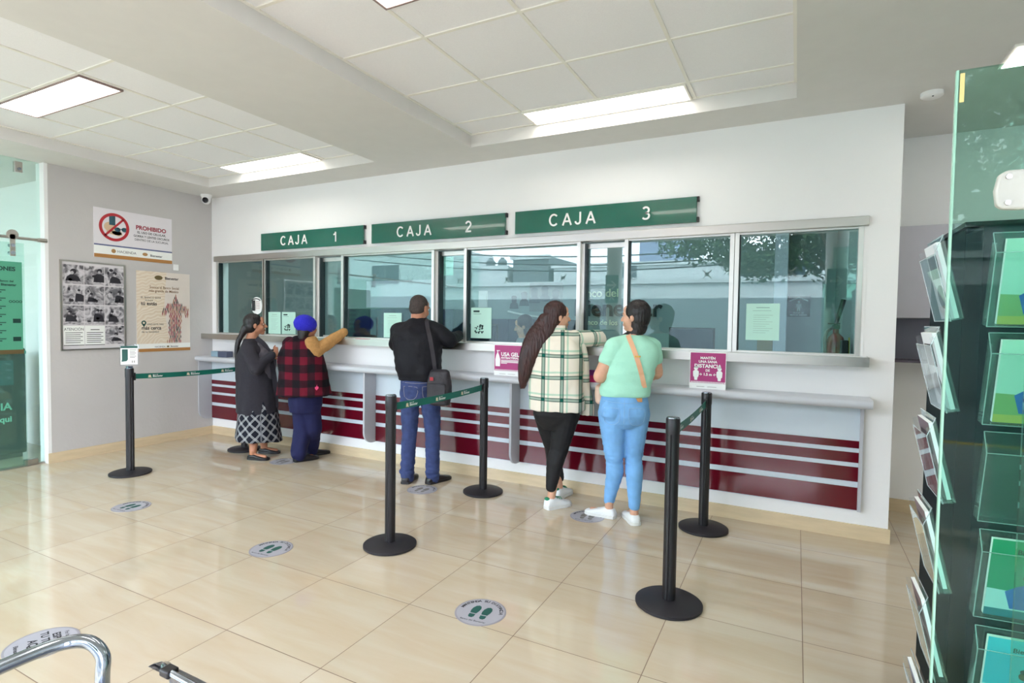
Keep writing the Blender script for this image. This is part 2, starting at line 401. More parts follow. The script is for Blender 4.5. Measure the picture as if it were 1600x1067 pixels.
# ------------------------------------------------------------------ street behind the camera (seen mirrored in the counter glass)
struct('pavement', MB().box(-45, 25, -7.4, -3.35, -.2, -.06), pm('pavement', (140, 138, 132), .85, noise_amt=.1))
struct('road', MB().box(-45, 25, -14, -7.4, -.25, -.18), pm('asphalt', (86, 88, 92), .9, noise_amt=.15))
solo('road_line', MB().box(-40, 22, -7.55, -7.4, -.18, -.05), pm('kerb_yellow', (196, 160, 50), .7), 'yellow painted kerb along the street', 'kerb')
BW = pm('street_wall_white', (186, 190, 190), .85, noise_amt=.05, scale=1.5); BG = pm('street_wall_grey', (112, 118, 122), .85, noise_amt=.08, scale=1.5)
BD = pm('street_block_grey', (104, 112, 114), .85, noise_amt=.1); GLD = pm('dark_window', (60, 72, 80), .1)
def bldg(name, label, x0, x1, y0, y1, h, mat, band=None, wins=()):
    t = thing(name, label, 'building', ((x0 + x1) / 2, (y0 + y1) / 2, -.2))
    part('wall', MB().box(x0, x1, y0, y1, (band or 0) - .2 if band else -.2, h), mat, t)
    if band: part('lower_wall', MB().box(x0 - .01, x1 + .01, y0 - .01, y1 + .02, -.2, band), BG, t)
    part('cornice', MB().box(x0 - .1, x1 + .1, y1, y1 + .12, h - .12, h + .04), BW, t)
    for (a, b_, c, d) in wins:
        w = part('window', MB().box(a, b_, y1 + .001, y1 + .03, c, d), BW, t)
        part('pane', MB().box(a + .05, (a + b_) / 2 - .02, y1 + .03, y1 + .045, c + .05, d - .05).box((a + b_) / 2 + .02, b_ - .05, y1 + .03, y1 + .045, c + .05, d - .05), GLD, w)
    return t
bldg('street_building', 'long low white wall building across the street with a grey lower wall', -13.2, 12, -14.9, -14, 3.12, BW, 2.42)
bldg('street_building', 'white upper storey with square windows above the long street wall', -8.0, 12, -19, -15.05, 3.95, BW, None, [(-.5, .7, 3.25, 3.85), (1.0, 2.0, 3.25, 3.85), (-5.2, -4.2, 3.3, 3.9), (4.2, 5.6, 3.2, 3.8)])
bldg('street_building', 'small white house with water tanks behind the street wall', -12.2, -10.35, -19, -15.05, 4.0, BW)
bldg('street_building', 'windowless dark grey block rising behind the low white house', -10.05, -8.25, -19, -15.05, 4.4, BD)
bldg('street_building', 'tall pale building at the left end of the street', -24, -13.3, -19, -14, 5.0, BW, 2.6, [(-17.6, -15.8, 3.2, 4.2), (-21.5, -19.5, 3.2, 4.2)])
bldg('street_building', 'distant violet grey building over the street roofs', -8.0, -5.0, -34, -30, 8.0, pm('far_block', (118, 128, 150), .8))
for x, l in ((-11.5, 'dark round water tank on the left of the roof'), (-10.85, 'dark round water tank on the right of the roof')):
    t = thing('water_tank', l, 'water tank', (x, -15.5, 4.0), 'rooftop water tanks')
    part('tank', MB().set((x, -15.5, 4.0)).lathe([(.2, 0), (.22, .03), (.22, .3), (.15, .38), (.08, .42), (.08, .44)]), BD, t, smooth=True)
    part('lid', MB().set((x, -15.5, 4.44)).lathe([(.1, 0), (.1, .03)]), INK, t)
for k, (z0, z1) in enumerate(((4.4, 3.6), (4.7, 3.9), (4.1, 3.4))):
    solo('overhead_cable', MB().tube([(-16, -11, z0), (-9, -11, (z0 + z1) / 2 - .3), (-2, -11, z1 - .1), (8, -11, z1 + .5)], .025, 6), INK,
         ['topmost black cable sagging across the street', 'black street cable, the middle of three', 'lowest black cable sagging across the street'][k] if k else 'black street cable, the middle of three', 'cable')
bpy.data.objects['overhead_cable.001']['label'] = 'topmost black cable sagging across the street'
# tree on the pavement
t = thing('street_tree', 'leafy street tree on the pavement in front of the bank', 'tree', (2.62, -6.9, -.06))
mb = MB().tube([(2.62, -6.9, -.06), (2.6, -6.9, 1.2), (2.5, -6.9, 2.7)], lambda u: .13 - .03 * u)
for a in range(7): mb.tube([(2.5, -6.9, 2.6), (2.4 + .7 * math.cos(a * .9), -6.9 + .6 * math.sin(a * .9), 3.3), (2.2 + 1.5 * math.cos(a * .9), -6.9 + 1.3 * math.sin(a * .9), 4.1)], lambda u: .06 - .045 * u, 8)
part('trunk', mb, pm('bark', (88, 72, 58), .9, bump=.5, bscale=12), t, smooth=True)
vs = []; fs = []
rg = random.Random(3)
blobs = [(rg.uniform(-.1, 4.4), rg.uniform(-7.9, -6.0), rg.uniform(3.05, 5.2), rg.uniform(.4, .75)) for _ in range(40)] + [(.4 + .45 * i, -6.9 + rg.uniform(-.4, .4), 2.95 + rg.uniform(-.12, .2), .42) for i in range(6)]
blobs += [(-1.1 + .42 * i, -6.9 + rg.uniform(-.3, .3), 3.5 + rg.uniform(-.15, .3) - (.45 if i > 3 else .05 * i), .46) for i in range(12)]
blobs += [(-.5, -6.9, 3.9, .5), (-.9, -6.8, 4.3, .4), (.3, -6.8, 3.2, .45), (.9, -6.6, 2.95, .4)]
for (bx, by, bz, br) in blobs:
    for _ in range(330):
        d = Vector((rg.gauss(0, 1), rg.gauss(0, 1), rg.gauss(0, .8))).normalized() * br * rg.uniform(.45, 1.05)
        c = Vector((bx, by, bz)) + d; a = Vector((rg.gauss(0, 1), rg.gauss(0, 1), rg.gauss(0, 1))).normalized(); b_ = a.cross(Vector((rg.gauss(0, 1), rg.gauss(0, 1), 1))).normalized()
        s = rg.uniform(.045, .085); i = len(vs); vs += [c - a * s, c + b_ * s * .5, c + a * s, c - b_ * s * .5]; fs.append((i, i + 1, i + 2, i + 3))
mb = MB(); mb.v = vs; mb.f = fs
part('foliage', mb, pm('leaves', (58, 84, 44), .7, noise_amt=.4, scale=3), t)
# glass front of the bank, behind the camera
fx = [-9, -6.8, -5.42, -4.08, -2.74, -1.30, .19, 1.62, 3.0, 4.28]
for i in range(len(fx) - 1):
    w = struct('window_%d' % (20 + i), MB().box(fx[i] + .004, fx[i + 1] - .004, -3.2, -3.188, .0, 2.395).box(fx[i] + .004, fx[i + 1] - .004, -3.2, -3.188, 2.405, 3.4), FPANE)
mb = MB()
for x in fx[1:-1]:
    for a in (1, -1):
        mb.tube([(x - .08, -3.17, 2.4 + .08 * a), (x + .08, -3.17, 2.4 - .08 * a)], .01, 8, False)
    mb.box(x - .03, x + .03, -3.18, -3.12, 2.37, 2.43)
struct('trim_3', mb, STEEL)
for x0, x1, l in ((-1.70, -1.40, 'left'), (2.13, 2.46, 'right')):
    cx = (x0 + x1) / 2; r = (x1 - x0) / 2
    struct('column_' + l, MB().set((cx, -2.85, 0)).lathe([(r, 0), (r, 3.4)]), WH, smooth=True)
    t = thing('evacuation_sign', 'green evacuation arrow sign wrapped round the %s column of the glass front' % l, 'sign', (cx, -2.85 + r, 1.95))
    part('panel', MB().box(x0 + .02, x1 - .02, -2.85 + r, -2.84 + r, 1.85, 2.4), pm('safety_green', (0, 120, 80), .5), t)
    mb = MB().set((cx, -2.835 + r, 2.2), (-1, 0, 0), (0, 0, 1))
    mb.poly([(-.1, 0), (-.02, .08), (.02, .08), (-.04, .02), (.1, .02), (.1, -.02), (-.04, -.02), (.02, -.08), (-.02, -.08)])
    mb.disc(0, -.14, .025); mb.poly([(-.03, -.17), (.03, -.17), (.02, -.24), (.05, -.3), (.03, -.3), (0, -.25), (-.04, -.3), (-.06, -.29), (-.02, -.23)])
    part('symbol', mb, WHITEG, t)

# ------------------------------------------------------------------ teller room behind the glass
TR = pm('teller_room_wall', (150, 168, 168), .8, noise_amt=.02)
struct('wall_teller_back', MB().box(-7.2, XR - .12, 6.0, 6.12, 0, ZC + .1), TR)
struct('wall_teller_left', MB().box(-7.3, -7.2, YW + .15, 6.12, 0, ZC + .1), TR)
struct('wall_teller_right', MB().box(XR - .22, XR - .12, YW + .15, 6.0, 0, ZC), TR)
struct('wall_teller_side', MB().box(-7.2, XL - .15, YW + .15, YW + .2, 0, ZC), TR)
for i, x in enumerate((-4.4, -1.9, .6, -6.3)):  # unseen panels added to brighten the teller room
    t = thing('ceiling_light', ['left', 'middle', 'right', 'far left'][i] + ' fill light panel added inside the teller room', 'ceiling light', (x, 3.9, ZC - .03), 'added teller room fill panels')
    part('frame', MB().box(x - .61, x + .61, 3.58, 4.20, ZC - .03, ZC - .001), TBAR, t)
    part('diffuser', MB().box(x - .59, x + .59, 3.60, 4.18, ZC - .034, ZC - .0301), TFILL, t)
# name on the back wall
t = thing('wall_lettering', 'large dark green bank name lettering on the wall inside the teller room', 'lettering', (-.3, 5.99, 1.45))
mb = MB().set((0, 5.99, 0), (1, 0, 0), (0, 0, 1)).text('Banco del', -.93, 1.80, .15, bold=.01, ext=.006); part('lettering', mb, pm('cream_letters', (250, 252, 226), .5), t, label='cream small lettering')
mb = MB().set((0, 5.99, 0), (1, 0, 0), (0, 0, 1)).text('Bienestar', -.95, 1.55, .31, bold=.02, ext=.008); part('lettering', mb, pm('deep_green_letters', (2, 40, 42), .6), t, label='large dark green lettering')
mb = MB().set((0, 5.99, 0), (1, 0, 0), (0, 0, 1)).text('el banco de los bienestares'[:15], -.95, 1.43, .1, bold=.012, ext=.006); part('lettering', mb, MATS['cream_letters'], t, label='cream small lettering')
t = thing('wall_emblem', 'grey emblem of a group of heads on the teller room wall', 'emblem', (-1.5, 5.99, 1.6))
rg = random.Random(2); mb = MB().set((0, 5.985, 0), (1, 0, 0), (0, 0, 1))
for k, (x, z, s) in enumerate([(-1.86, 1.72, .8), (-1.7, 1.76, .9), (-1.54, 1.80, 1), (-1.38, 1.82, 1), (-1.22, 1.78, .95)]):
    mb.disc(x, z + .05 * s, .05 * s, .065 * s, z=.002 * k); mb.disc(x, z + .1 * s, .055 * s, .035 * s, z=.002 * k + .001)
    mb.poly([(x - .09 * s, z - .08), (x + .09 * s, z - .08), (x + .07 * s, z - .01), (x + .02, z + .02), (x - .02, z + .02), (x - .07 * s, z - .01)], .002 * k)
part('heads', mb, pm('emblem_grey', (70, 84, 92), .5), t)
part('panel', MB().box(-1.62, -1.12, 5.99, 5.998, 1.6, 2.0), pm('emblem_panel', (120, 130, 130), .5), t)
part('base_line', MB().tube([(-1.95, 5.97, 1.6), (-1.6, 5.97, 1.54), (-1.2, 5.97, 1.52)], .014, 8), WHITEG, t, smooth=True)
t = thing('storage_cabinet', 'navy blue cabinet against the wall inside the teller room', 'cabinet', (-1.55, 5.75, 0))
part('body', MB().box(-2.12, -.9, 5.55, 5.96, 0, 1.49), NAVY, t, bevel=.004)
for k in range(3):
    d = part('door', MB().box(-2.11 + .403 * k, -1.713 + .403 * k, 5.53, 5.549, .05, 1.48), NAVY, t, bevel=.003)
    part('handle', MB().box(-1.77 + .403 * k, -1.75 + .403 * k, 5.51, 5.529, .8, .95), STEEL, d)
t = thing('storage_cabinet', 'long low navy cabinet seen behind the first teller window', 'cabinet', (-3.6, 5.75, 0))
part('body', MB().box(-4.6, -2.6, 5.55, 5.96, 0, 1.62), NAVY, t, bevel=.004)
for k in range(4): part('door', MB().box(-4.59 + .5 * k, -4.1 + .5 * k, 5.53, 5.549, .05, 1.6), NAVY, t, bevel=.003)
solo('roller_blind', MB().box(-4.55, -3.2, 5.93, 5.99, 1.65, 2.08), pm('blind_white', (225, 220, 232), .7), 'pale lilac blind over the navy cabinet inside', 'blind')
solo('wall_notice', MB().box(-2.45, -2.3, 5.985, 5.998, 1.66, 1.9), PAPER, 'small white notice on the teller room wall', 'notice')
# counter inside
t = thing('teller_desk', 'grey desk running along inside the teller glass', 'desk', (-1.2, 3.85, 0))
part('worktop', MB().box(-4.7, 2.08, YW + .16, 4.15, 1.0, 1.04), GREYB, t, bevel=.005)
part('front_panel', MB().box(-4.7, 2.08, YW + .17, YW + .19, 0, 1.0), GREYB, t)
for x in (-4.6, -2.4, -.2, 2.0): part('leg', MB().box(x - .02, x + .02, 4.05, 4.1, 0, 1.0), GREYB, t)
def monitor(x, y, label, w=.44, z=1.04):
    t = thing('computer_monitor', label, 'monitor', (x, y, z), 'computer monitors on the teller desk')
    part('screen', MB().box(x - w / 2, x + w / 2, y, y + .03, z + .1, z + .38), pm('monitor_navy', (16, 26, 46), .3), t, bevel=.004)
    part('bezel', MB().box(x - w / 2 - .01, x + w / 2 + .01, y + .031, y + .045, z + .09, z + .39), BLACK, t)
    part('stand', MB().box(x - .03, x + .03, y + .046, y + .06, z + .01, z + .2).box(x - .1, x + .1, y - .03, y + .12, z, z + .012), BLACK, t)
    return t
monitor(.93, 3.85, 'dark monitor standing behind the third teller window', .36)
monitor(-1.18, 3.85, 'dark monitor on the desk behind the second teller window', .40, 1.04)
t = thing('cash_box', 'low black printer beside the dark monitor', 'printer', (1.2, 3.85, 1.04)); bpy.data.objects[t.name].name = 'receipt_printer'
part('body', MB().box(1.14, 1.36, 3.74, 3.95, 1.04, 1.2), BLACK, t, bevel=.01); part('slot', MB().box(1.17, 1.33, 3.738, 3.7399, 1.15, 1.16), GREYINK, t)
t = thing('fire_extinguisher', 'dark red fire extinguisher with black hose behind the right window', 'fire extinguisher', (1.995, 3.75, 1.04))
part('cylinder', MB().set((1.995, 3.75, 1.04)).lathe([(.05, 0), (.062, .01), (.062, .3), (.05, .34), (.02, .37), (.02, .4)]), pm('extinguisher_red', (120, 24, 24), .3), t, smooth=True)
part('valve', MB().box(1.97, 2.02, 3.73, 3.77, 1.44, 1.47).box(1.94, 2.02, 3.742, 3.758, 1.475, 1.485), BLACK, t)
part('hose', MB().tube([(1.98, 3.75, 1.45), (1.93, 3.73, 1.4), (1.925, 3.72, 1.2), (1.93, 3.72, 1.08)], .012, 8), BLACK, t, smooth=True)
part('horn', MB().tube([(1.99, 3.75, 1.46), (2.04, 3.78, 1.66)], lambda u: .012 + .006 * u, 8, False), BLACK, t, smooth=True)
t = thing('safety_sign', 'square green ZONA DE MENOR RIESGO sign seen through the right window', 'sign', (1.73, 5.99, 1.5))
mb = MB().set((0, 5.985, 0), (1, 0, 0), (0, 0, 1)); part('panel', MB().box(1.63, 1.86, 5.986, 5.999, 1.56, 1.79), pm('safe_green', (0, 52, 42), .5), t)
mb.poly([(1.65, 1.73), (1.745, 1.765), (1.84, 1.73), (1.84, 1.745), (1.745, 1.78), (1.65, 1.745)]).disc(1.745, 1.725, .014)
mb.poly([(1.72, 1.705), (1.77, 1.705), (1.775, 1.66), (1.765, 1.66), (1.762, 1.69), (1.762, 1.62), (1.75, 1.62), (1.745, 1.655), (1.74, 1.62), (1.728, 1.62), (1.728, 1.69), (1.725, 1.66), (1.715, 1.66)])
mb.text('ZONA DE', 1.745, 1.595, .024, 'CENTER', .02).text('MENOR RIESGO', 1.745, 1.57, .024, 'CENTER', .02); part('symbol', mb, WHITEG, t)
struct('column_teller', MB().box(1.50, 1.63, 5.6, 5.99, 0, ZC), pm('pillar_white', (210, 218, 232), .6))
solo('paper_tray', MB().box(1.3, 1.7, 3.56, 3.8, 1.04, 1.1), pm('tray_clear_green', (190, 220, 210), .3), 'pale paper tray lying inside the right window', 'tray', bevel=.005)
solo('file_box', MB().box(1.45, 1.56, 3.85, 4.0, 1.04, 1.35), pm('file_tan', (150, 130, 90), .7), 'tan file box standing inside the right window', 'box', bevel=.003)
t = thing('desk_phone', 'black and yellow object at the right end inside the window', 'device', (2.05, 3.6, 1.04)); t.name = 'handheld_radio'
part('body', MB().box(2.02, 2.07, 3.6, 3.68, 1.04, 1.36), BLACK, t, bevel=.008); part('stripe', MB().box(2.071, 2.076, 3.61, 3.67, 1.15, 1.38), pm('radio_yellow', (170, 160, 40), .5), t)
# ------------------------------------------------------------------ counter windows
GY = YW + .03
FD = pm('dark_gasket', (30, 44, 46), .4)
mul = [(-4.645, -3.82), (-3.80, -3.0), (-2.585, -1.42), (-1.045, .075), (.49, 1.285), (1.325, 2.10)]
gaps = [(-2.965, -2.605, 1), (-1.385, -1.065, 1), (.115, .47, 1)]
k = 1
for a, b_ in mul:
    w = struct('window_%d' % k, MB().box(a - .018, a + .012, YW - .012, YW + .06, 1.26, 2.14).box(b_ - .012, b_ + .018, YW - .012, YW + .06, 1.26, 2.14)
               .box(a + .012, b_ - .012, YW, YW + .05, 1.26, 1.272).box(a + .012, b_ - .012, YW, YW + .05, 2.128, 2.14), ALU)
    part('pane', MB().box(a + .012, b_ - .012, GY, GY + .008, 1.272, 2.128), WPANE, w)
    part('gasket', MB().box(a + .012, a + .02, YW + .002, YW + .05, 1.272, 2.128), FD, w)
    k += 1
for a, b_, q in gaps:
    w = struct('window_%d' % k, MB().box(a, b_, YW + .07, YW + .1, 2.09, 2.13).box(a, b_, YW + .07, YW + .1, 1.262, 1.28), ALU)
    part('pane', MB().box(a, b_, GY + .05, GY + .058, 1.28, 2.09), WPANE, w)
    part('jamb', MB().box(a - .03, a + .002, YW + .03, YW + .1, 1.262, 2.13), ALU, w); part('gasket', MB().box(a + .0021, a + .018, YW + .03, YW + .1, 1.262, 2.13), FD, w)
    k += 1
struct('trim_4', MB().box(-4.68, 2.145, YW - .035, YW + .02, 2.14, 2.205), STEEL, bevel=.003)
struct('trim_5', MB().box(-4.67, -4.645, YW - .006, YW + .03, 1.26, 2.14).box(2.118, 2.14, YW - .006, YW + .03, 1.26, 2.14), WH)
# ledge under the windows
t = thing('service_ledge', 'narrow steel edged ledge running under all the teller windows', 'ledge', (-1.3, YW, 1.2))
LY = 3.235
part('top', MB().box(XL + .001, 2.16, LY + .004, YW - .001, 1.235, 1.258), pm('ledge_white', (226, 228, 228), .35), t, bevel=.004)
part('front_edge', MB().box(XL, 2.163, LY, LY + .004, 1.195, 1.259).box(2.16, 2.163, LY + .004, YW - .001, 1.195, 1.259), STEEL, t)
part('underside', MB().box(XL + .01, 2.15, LY + .02, YW - .001, 1.2, 1.234), WH, t)
# writing shelf with striped front
t = thing('writing_shelf', 'long pale grey writing shelf with wine red striped panel below', 'shelf', (-1.3, YW, .2))
SHY = 3.15
def stadium(y0, y1, z0, z1, n=8):
    r = (z1 - z0) / 2; pts = [(y1, z0), (y1, z1)]
    for i in range(n + 1):
        a = PI / 2 + PI * i / n; pts.append((y0 + r + r * math.cos(a), z0 + r + r * math.sin(a)))
    return pts
part('shelf_board', MB().set((XL, 0, 0), (0, 1, 0), (0, 0, 1), (1, 0, 0)).prism(stadium(SHY, YW, .925, .985), 0, 2.185 - XL), pm('shelf_grey', (196, 200, 206), .3), t, smooth=True)
part('front_panel', MB().box(XL, 2.15, YW - .022, YW, .2, .925), GREYP, t)
for z0, z1 in ((.63, .68), (.53, .60), (.40, .50), (.205, .36)):
    part('stripe', MB().box(XL + .02, 2.135, YW - .026, YW - .0221, z0, z1), RED, t, label='glossy wine red stripe')
def bracket(x, w=.02):
    pts = [(YW - .027, .2), (YW - .027, .925), (SHY + .04, .925), (SHY + .04, .32)]
    for i in range(1, 9):
        a = PI + PI / 2 * i / 8; pts.append((SHY + .04 + .12 + .12 * math.cos(a), .32 + .12 * math.sin(a)))
    return MB().set((x - w / 2, 0, 0), (0, 1, 0), (0, 0, 1), (1, 0, 0)).prism(pts, 0, w)
for x in (XL + .012, -2.115, -.455): part('bracket', bracket(x), GREYB, t)
part('bracket', MB().box(2.135, 2.155, YW - .05, YW, .2, .925), GREYB, t)

# ------------------------------------------------------------------ CAJA signs
def stroke(mb, pts, w, z0=0, z1=.004):
    pts = [Vector((p[0], p[1], 0)) for p in pts]; L = []; Rr = []
    for i, p in enumerate(pts):
        a = (p - pts[i - 1]).normalized() if i else None; b_ = (pts[i + 1] - p).normalized() if i < len(pts) - 1 else None
        d = ((a or b_) + (b_ or a)).normalized(); n_ = Vector((-d.y, d.x, 0)); k = 1 / max(.5, abs(d.dot(a or b_)))
        L.append(p + n_ * w / 2 * k); Rr.append(p - n_ * w / 2 * k)
    for i in range(len(pts) - 1): mb.prism([Rr[i], Rr[i + 1], L[i + 1], L[i]], z0, z1)
def arc(cx, cy, rx, ry, a0, a1, n=12): return [(cx + rx * math.cos(math.radians(a0 + (a1 - a0) * i / n)), cy + ry * math.sin(math.radians(a0 + (a1 - a0) * i / n))) for i in range(n + 1)]
def glyph(mb, ch, x, y, h):
    w = h * .14; T = lambda pts: [(x + p[0] * h, y + p[1] * h) for p in pts]
    S_ = {'C': [arc(.42, .5, .36, .44, 42, 318, 18)], 'A': [[(.02, 0), (.38, .96)], [(.38, .96), (.74, 0)], [(.16, .32), (.60, .32)]],
          'J': [[(.46, 1)] + arc(.26, .27, .20, .21, 0, -180, 10)], '1': [[(.08, .72), (.28, .80), (.36, 1.0)], [(.37, 1), (.37, 0)]],
          '2': [arc(.33, .70, .25, .24, 165, -40, 12) + [(.09, .07)], [(.04, .07), (.62, .07)]],
          '3': [arc(.31, .72, .23, .22, 150, -90, 12), arc(.31, .275, .26, .225, 90, -150, 12)]}
    for s in S_[ch]: stroke(mb, T(s), w)
for i, (x0, word) in enumerate(((-3.83, '1'), (-2.17, '2'), (-.52, '3'))):
    t = thing('counter_sign', ['leftmost', 'middle', 'rightmost'][i] + ' of the three green signs above the glass, reading CAJA %s' % word, 'sign', (x0 + .775, YW, 2.235), 'green window number signs')
    part('panel', MB().box(x0, x0 + 1.55, YW - .03, YW - .012, 2.237, 2.433), SIGNG, t, bevel=.002)
    part('backing', MB().box(x0 + .02, x0 + 1.53, YW - .012, YW - .001, 2.25, 2.42), BLACK, t)
    for z in (2.24, 2.395): part('clip', MB().box(x0 + 1.551, x0 + 1.566, YW - .032, YW, z, z + .037), BLACK, t)
    mb = MB().set((0, YW - .0302, 0), (1, 0, 0), (0, 0, 1))
    for ch, dx in (('C', .33), ('A', .455), ('J', .565), ('A', .665)): glyph(mb, ch, x0 + dx, 2.283, .104)
    m2 = MB().set((0, YW - .0302, 0), (1, 0, 0), (0, 0, 1)); glyph(m2, word, x0 + 1.13, 2.283, .104); part('number', m2, WHITEG, t)
    part('lettering', mb, WHITEG, t)

# ------------------------------------------------------------------ pink notices on the ledge front
def notice(x0, x1, z0, z1, label, fn):
    y = LY - .006
    t = thing('notice_card', label, 'notice', ((x0 + x1) / 2, y, z0), 'magenta notices hanging from the ledge')
    part('card', MB().box(x0, x1, y, y + .003, z0, z1), WHITEG, t)
    w = x1 - x0; h = z1 - z0
    mb = MB().set((x0, y - .0006, z0), (1, 0, 0), (0, 0, 1)); mb.rect(.004, h * .15, w - .004, h - .004); part('print', mb, PINK, t)
    mb = MB().set((x0, y - .0012, z0), (1, 0, 0), (0, 0, 1)); fn(mb, w, h)
    for i in range(22):
        a = .006 + i * (w - .012) / 22; mb.poly([(a, h * .12), (a + .006, h * .12), (a + .013, h * .2), (a + .007, h * .2)])
    part('lettering', mb, WHITEG, t)
    mb = MB().set((x0, y - .0012, z0), (1, 0, 0), (0, 0, 1)); mb.rect(w * .2, h * .05, w * .42, h * .06).rect(w * .5, h * .05, w * .75, h * .06); part('footer', mb, GREYINK, t)
def gel(mb, w, h):
    mb.poly([(.015, .08), (.06, .08), (.062, .14), (.05, .18), (.04, .2), (.04, .215), (.032, .215), (.032, .2), (.022, .18), (.013, .14)])
    mb.rect(.026, .215, .058, .221)
    mb.text('USA GEL', .07, .172, .046, bold=.03).text('ANTIBACTERIAL', .07, .148, .0235, bold=.03)
    for z, l in ((.133, .175), (.124, .17), (.115, .175), (.106, .06)): mb.rect(.07, z, .07 + l, z + .005)
def dist(mb, w, h):
    c = w / 2
    mb.text('MANTÉN', c, .219, .026, 'CENTER', .03).text('UNA SANA', c, .192, .026, 'CENTER', .03).text('DISTANCIA', c, .156, .037, 'CENTER', .035)
    mb.text('DE', c, .128, .024, 'CENTER', .03).text('→ 1.5 m ←', c, .098, .027, 'CENTER', .03)
    for x in (.045, w - .045):
        mb.disc(x, .15, .015); mb.poly([(x - .012, .135), (x + .012, .135), (x + .021, .125), (x + .019, .09), (x + .012, .082), (x + .01, .062), (x - .01, .062), (x - .012, .082), (x - .019, .09), (x - .021, .125)])
notice(-.645, -.365, .985, 1.255, 'magenta USA GEL hand gel notice on the ledge left of the plaid shirt', gel)
notice(1.03, 1.285, .985, 1.255, 'magenta 1.5 m DISTANCIA notice on the ledge above a black post', dist)

# papers taped on the glass
def paper(x0, x1, z0, z1, label, y=YW + .026, pic=False, mat=None):
    t = thing('taped_paper', label, 'paper', ((x0 + x1) / 2, y, z0), 'papers taped on the teller glass')
    part('sheet', MB().box(x0, x1, y, y + .001, z0, z1), mat or pm('taped_sheet', (186, 226, 212), .8), t)
    mb = MB().set((x0, y - .0006, z0), (1, 0, 0), (0, 0, 1)); w = x1 - x0; h = z1 - z0
    if pic:
        mb.rect(w * .12, h * .85, w * .42, h * .91).rect(w * .12, h * .79, w * .5, h * .80)
        rg = random.Random(4)
        for _ in range(26): a, b_ = rg.uniform(.2, .6), rg.uniform(.16, .45); mb.disc(w * a, h * b_, rg.uniform(.004, .012), n=8)
    else:
        mb.rect(w * .3, h * .88, w * .7, h * .895).rect(w * .2, h * .8, w * .75, h * .808)
        for i in range(9): mb.rect(w * .22, h * (.68 - .06 * i), w * (.8 - .1 * (i % 3)), h * (.686 - .06 * i))
    part('print', mb, pm('paper_print', (120, 150, 142), .8) if not pic else pm('paper_print_dark', (40, 70, 66), .8), t)
paper(-3.775, -3.57, 1.278, 1.53, 'left of two pale papers side by side near the long haired woman')
paper(-3.55, -3.33, 1.278, 1.53, 'right of two pale papers, with a printed drawing', pic=True)
paper(-2.05, -1.82, 1.278, 1.53, 'pale paper taped low on the first wide window, left of the man')
paper(-1.0, -.78, 1.30, 1.585, 'pale paper with a dark printed drawing right of the man in the dark jacket', pic=True)
paper(1.395, 1.62, 1.35, 1.62, 'pale typed paper taped on the far right window')
paper(-1.36, -1.25, 1.9, 2.08, 'small blank pale paper high behind the narrow pane', y=GY + .065)
t = thing('wall_socket', 'round white queue ticket sign standing on the ledge above the woman', 'sign', (-3.83, 3.3, 1.258)); t.name = 'ticket_sign'
mb = MB().set((-3.83, 3.30, 1.60), (1, .25, 0), (0, 0, 1)); mb.prism([(.075 * math.cos(a * PI / 14) * (1 if abs(math.cos(a * PI / 14)) < .8 else .92), .1 * math.sin(a * PI / 14)) for a in range(28)], 0, .006)
part('plate', mb, WHITEG, t)
mb = MB().set((-3.83, 3.294, 1.60), (1, .25, 0), (0, 0, 1)); mb.rect(-.055, -.06, -.012, .06, .011).ring(0, 0, .075, .085, .011, a0=PI * .25, a1=PI * .75); part('print', mb, INK, t)
mb = MB().set((-3.83, 3.294, 1.60), (1, .25, 0), (0, 0, 1))
for i in range(5): mb.rect(0, .045 - i * .02, .05, .049 - i * .02, .011)
part('text_lines', mb, WINEINK, t); part('stalk', MB().box(-3.835, -3.825, 3.302, 3.308, 1.258, 1.52), CHROME, t)
solo('pen_tray', MB().box(-2.28, -2.13, 3.24, 3.3, 1.2585, 1.262), pm('tray_red', (190, 60, 80), .5), 'thin pink red strip lying on the ledge left of the man', 'strip')
t = thing('form_holder', 'small grey blue box at the left end of the writing shelf', 'box', (-4.42, 3.3, .985))
part('box', MB().box(-4.55, -4.40, 3.22, 3.3, .985, 1.05), pm('holder_blue', (140, 168, 184), .5), t, bevel=.003)
part('clip', MB().box(-4.40, -4.24, 3.2, 3.29, .985, 1.055), pm('holder_dark', (78, 86, 108), .5), t, bevel=.006)

# ------------------------------------------------------------------ belt posts
def post_parts(t, x, y):
    part('base', MB().set((x, y, 0)).lathe([(.165, 0), (.17, .004), (.17, .016), (.16, .022), (.03, .032)], 48), RUBBER, t, smooth=True)
    ring = []
    for i in range(40):
        a = 2 * PI * i / 40; r = .0335 if (i % 10) else .0295; ring.append((r * math.cos(a), r * math.sin(a)))
    part('pole', MB().set((x, y, .03)).prism(ring, 0, .935), BLACK, t, smooth=True)
    part('head', MB().set((x, y, .965)).lathe([(.035, -.07), (.036, -.06), (.036, .008), (.034, .012)]), BLACK, t, smooth=True)
    part('cap', MB().set((x, y, .977)).lathe([(.033, 0), (.033, .004), (.03, .006)]), CHROME, t, smooth=True)
plist = [(-.57, 1.735, 'black belt post in the middle foreground, nearest the camera of its pair'), (-.61, 3.0, 'black belt post beside the man in jeans, near the counter'),
         (1.18, 1.85, 'black belt post at the right foreground with the largest round base'), (1.18, 3.05, 'black belt post under the DISTANCIA notice, near the counter'),
         (-3.73, 1.86, 'black belt post at the left, carrying a small sign'), (-3.66, 3.0, 'black belt post half hidden behind the plaid skirt')]
x, y, l = plist[0]
p0 = thing('belt_post', l, 'stanchion', (x, y, 0), 'black retractable belt posts'); post_parts(p0, x, y)
for x, y, l in plist[1:]: dup(p0, (x, y, 0), l)
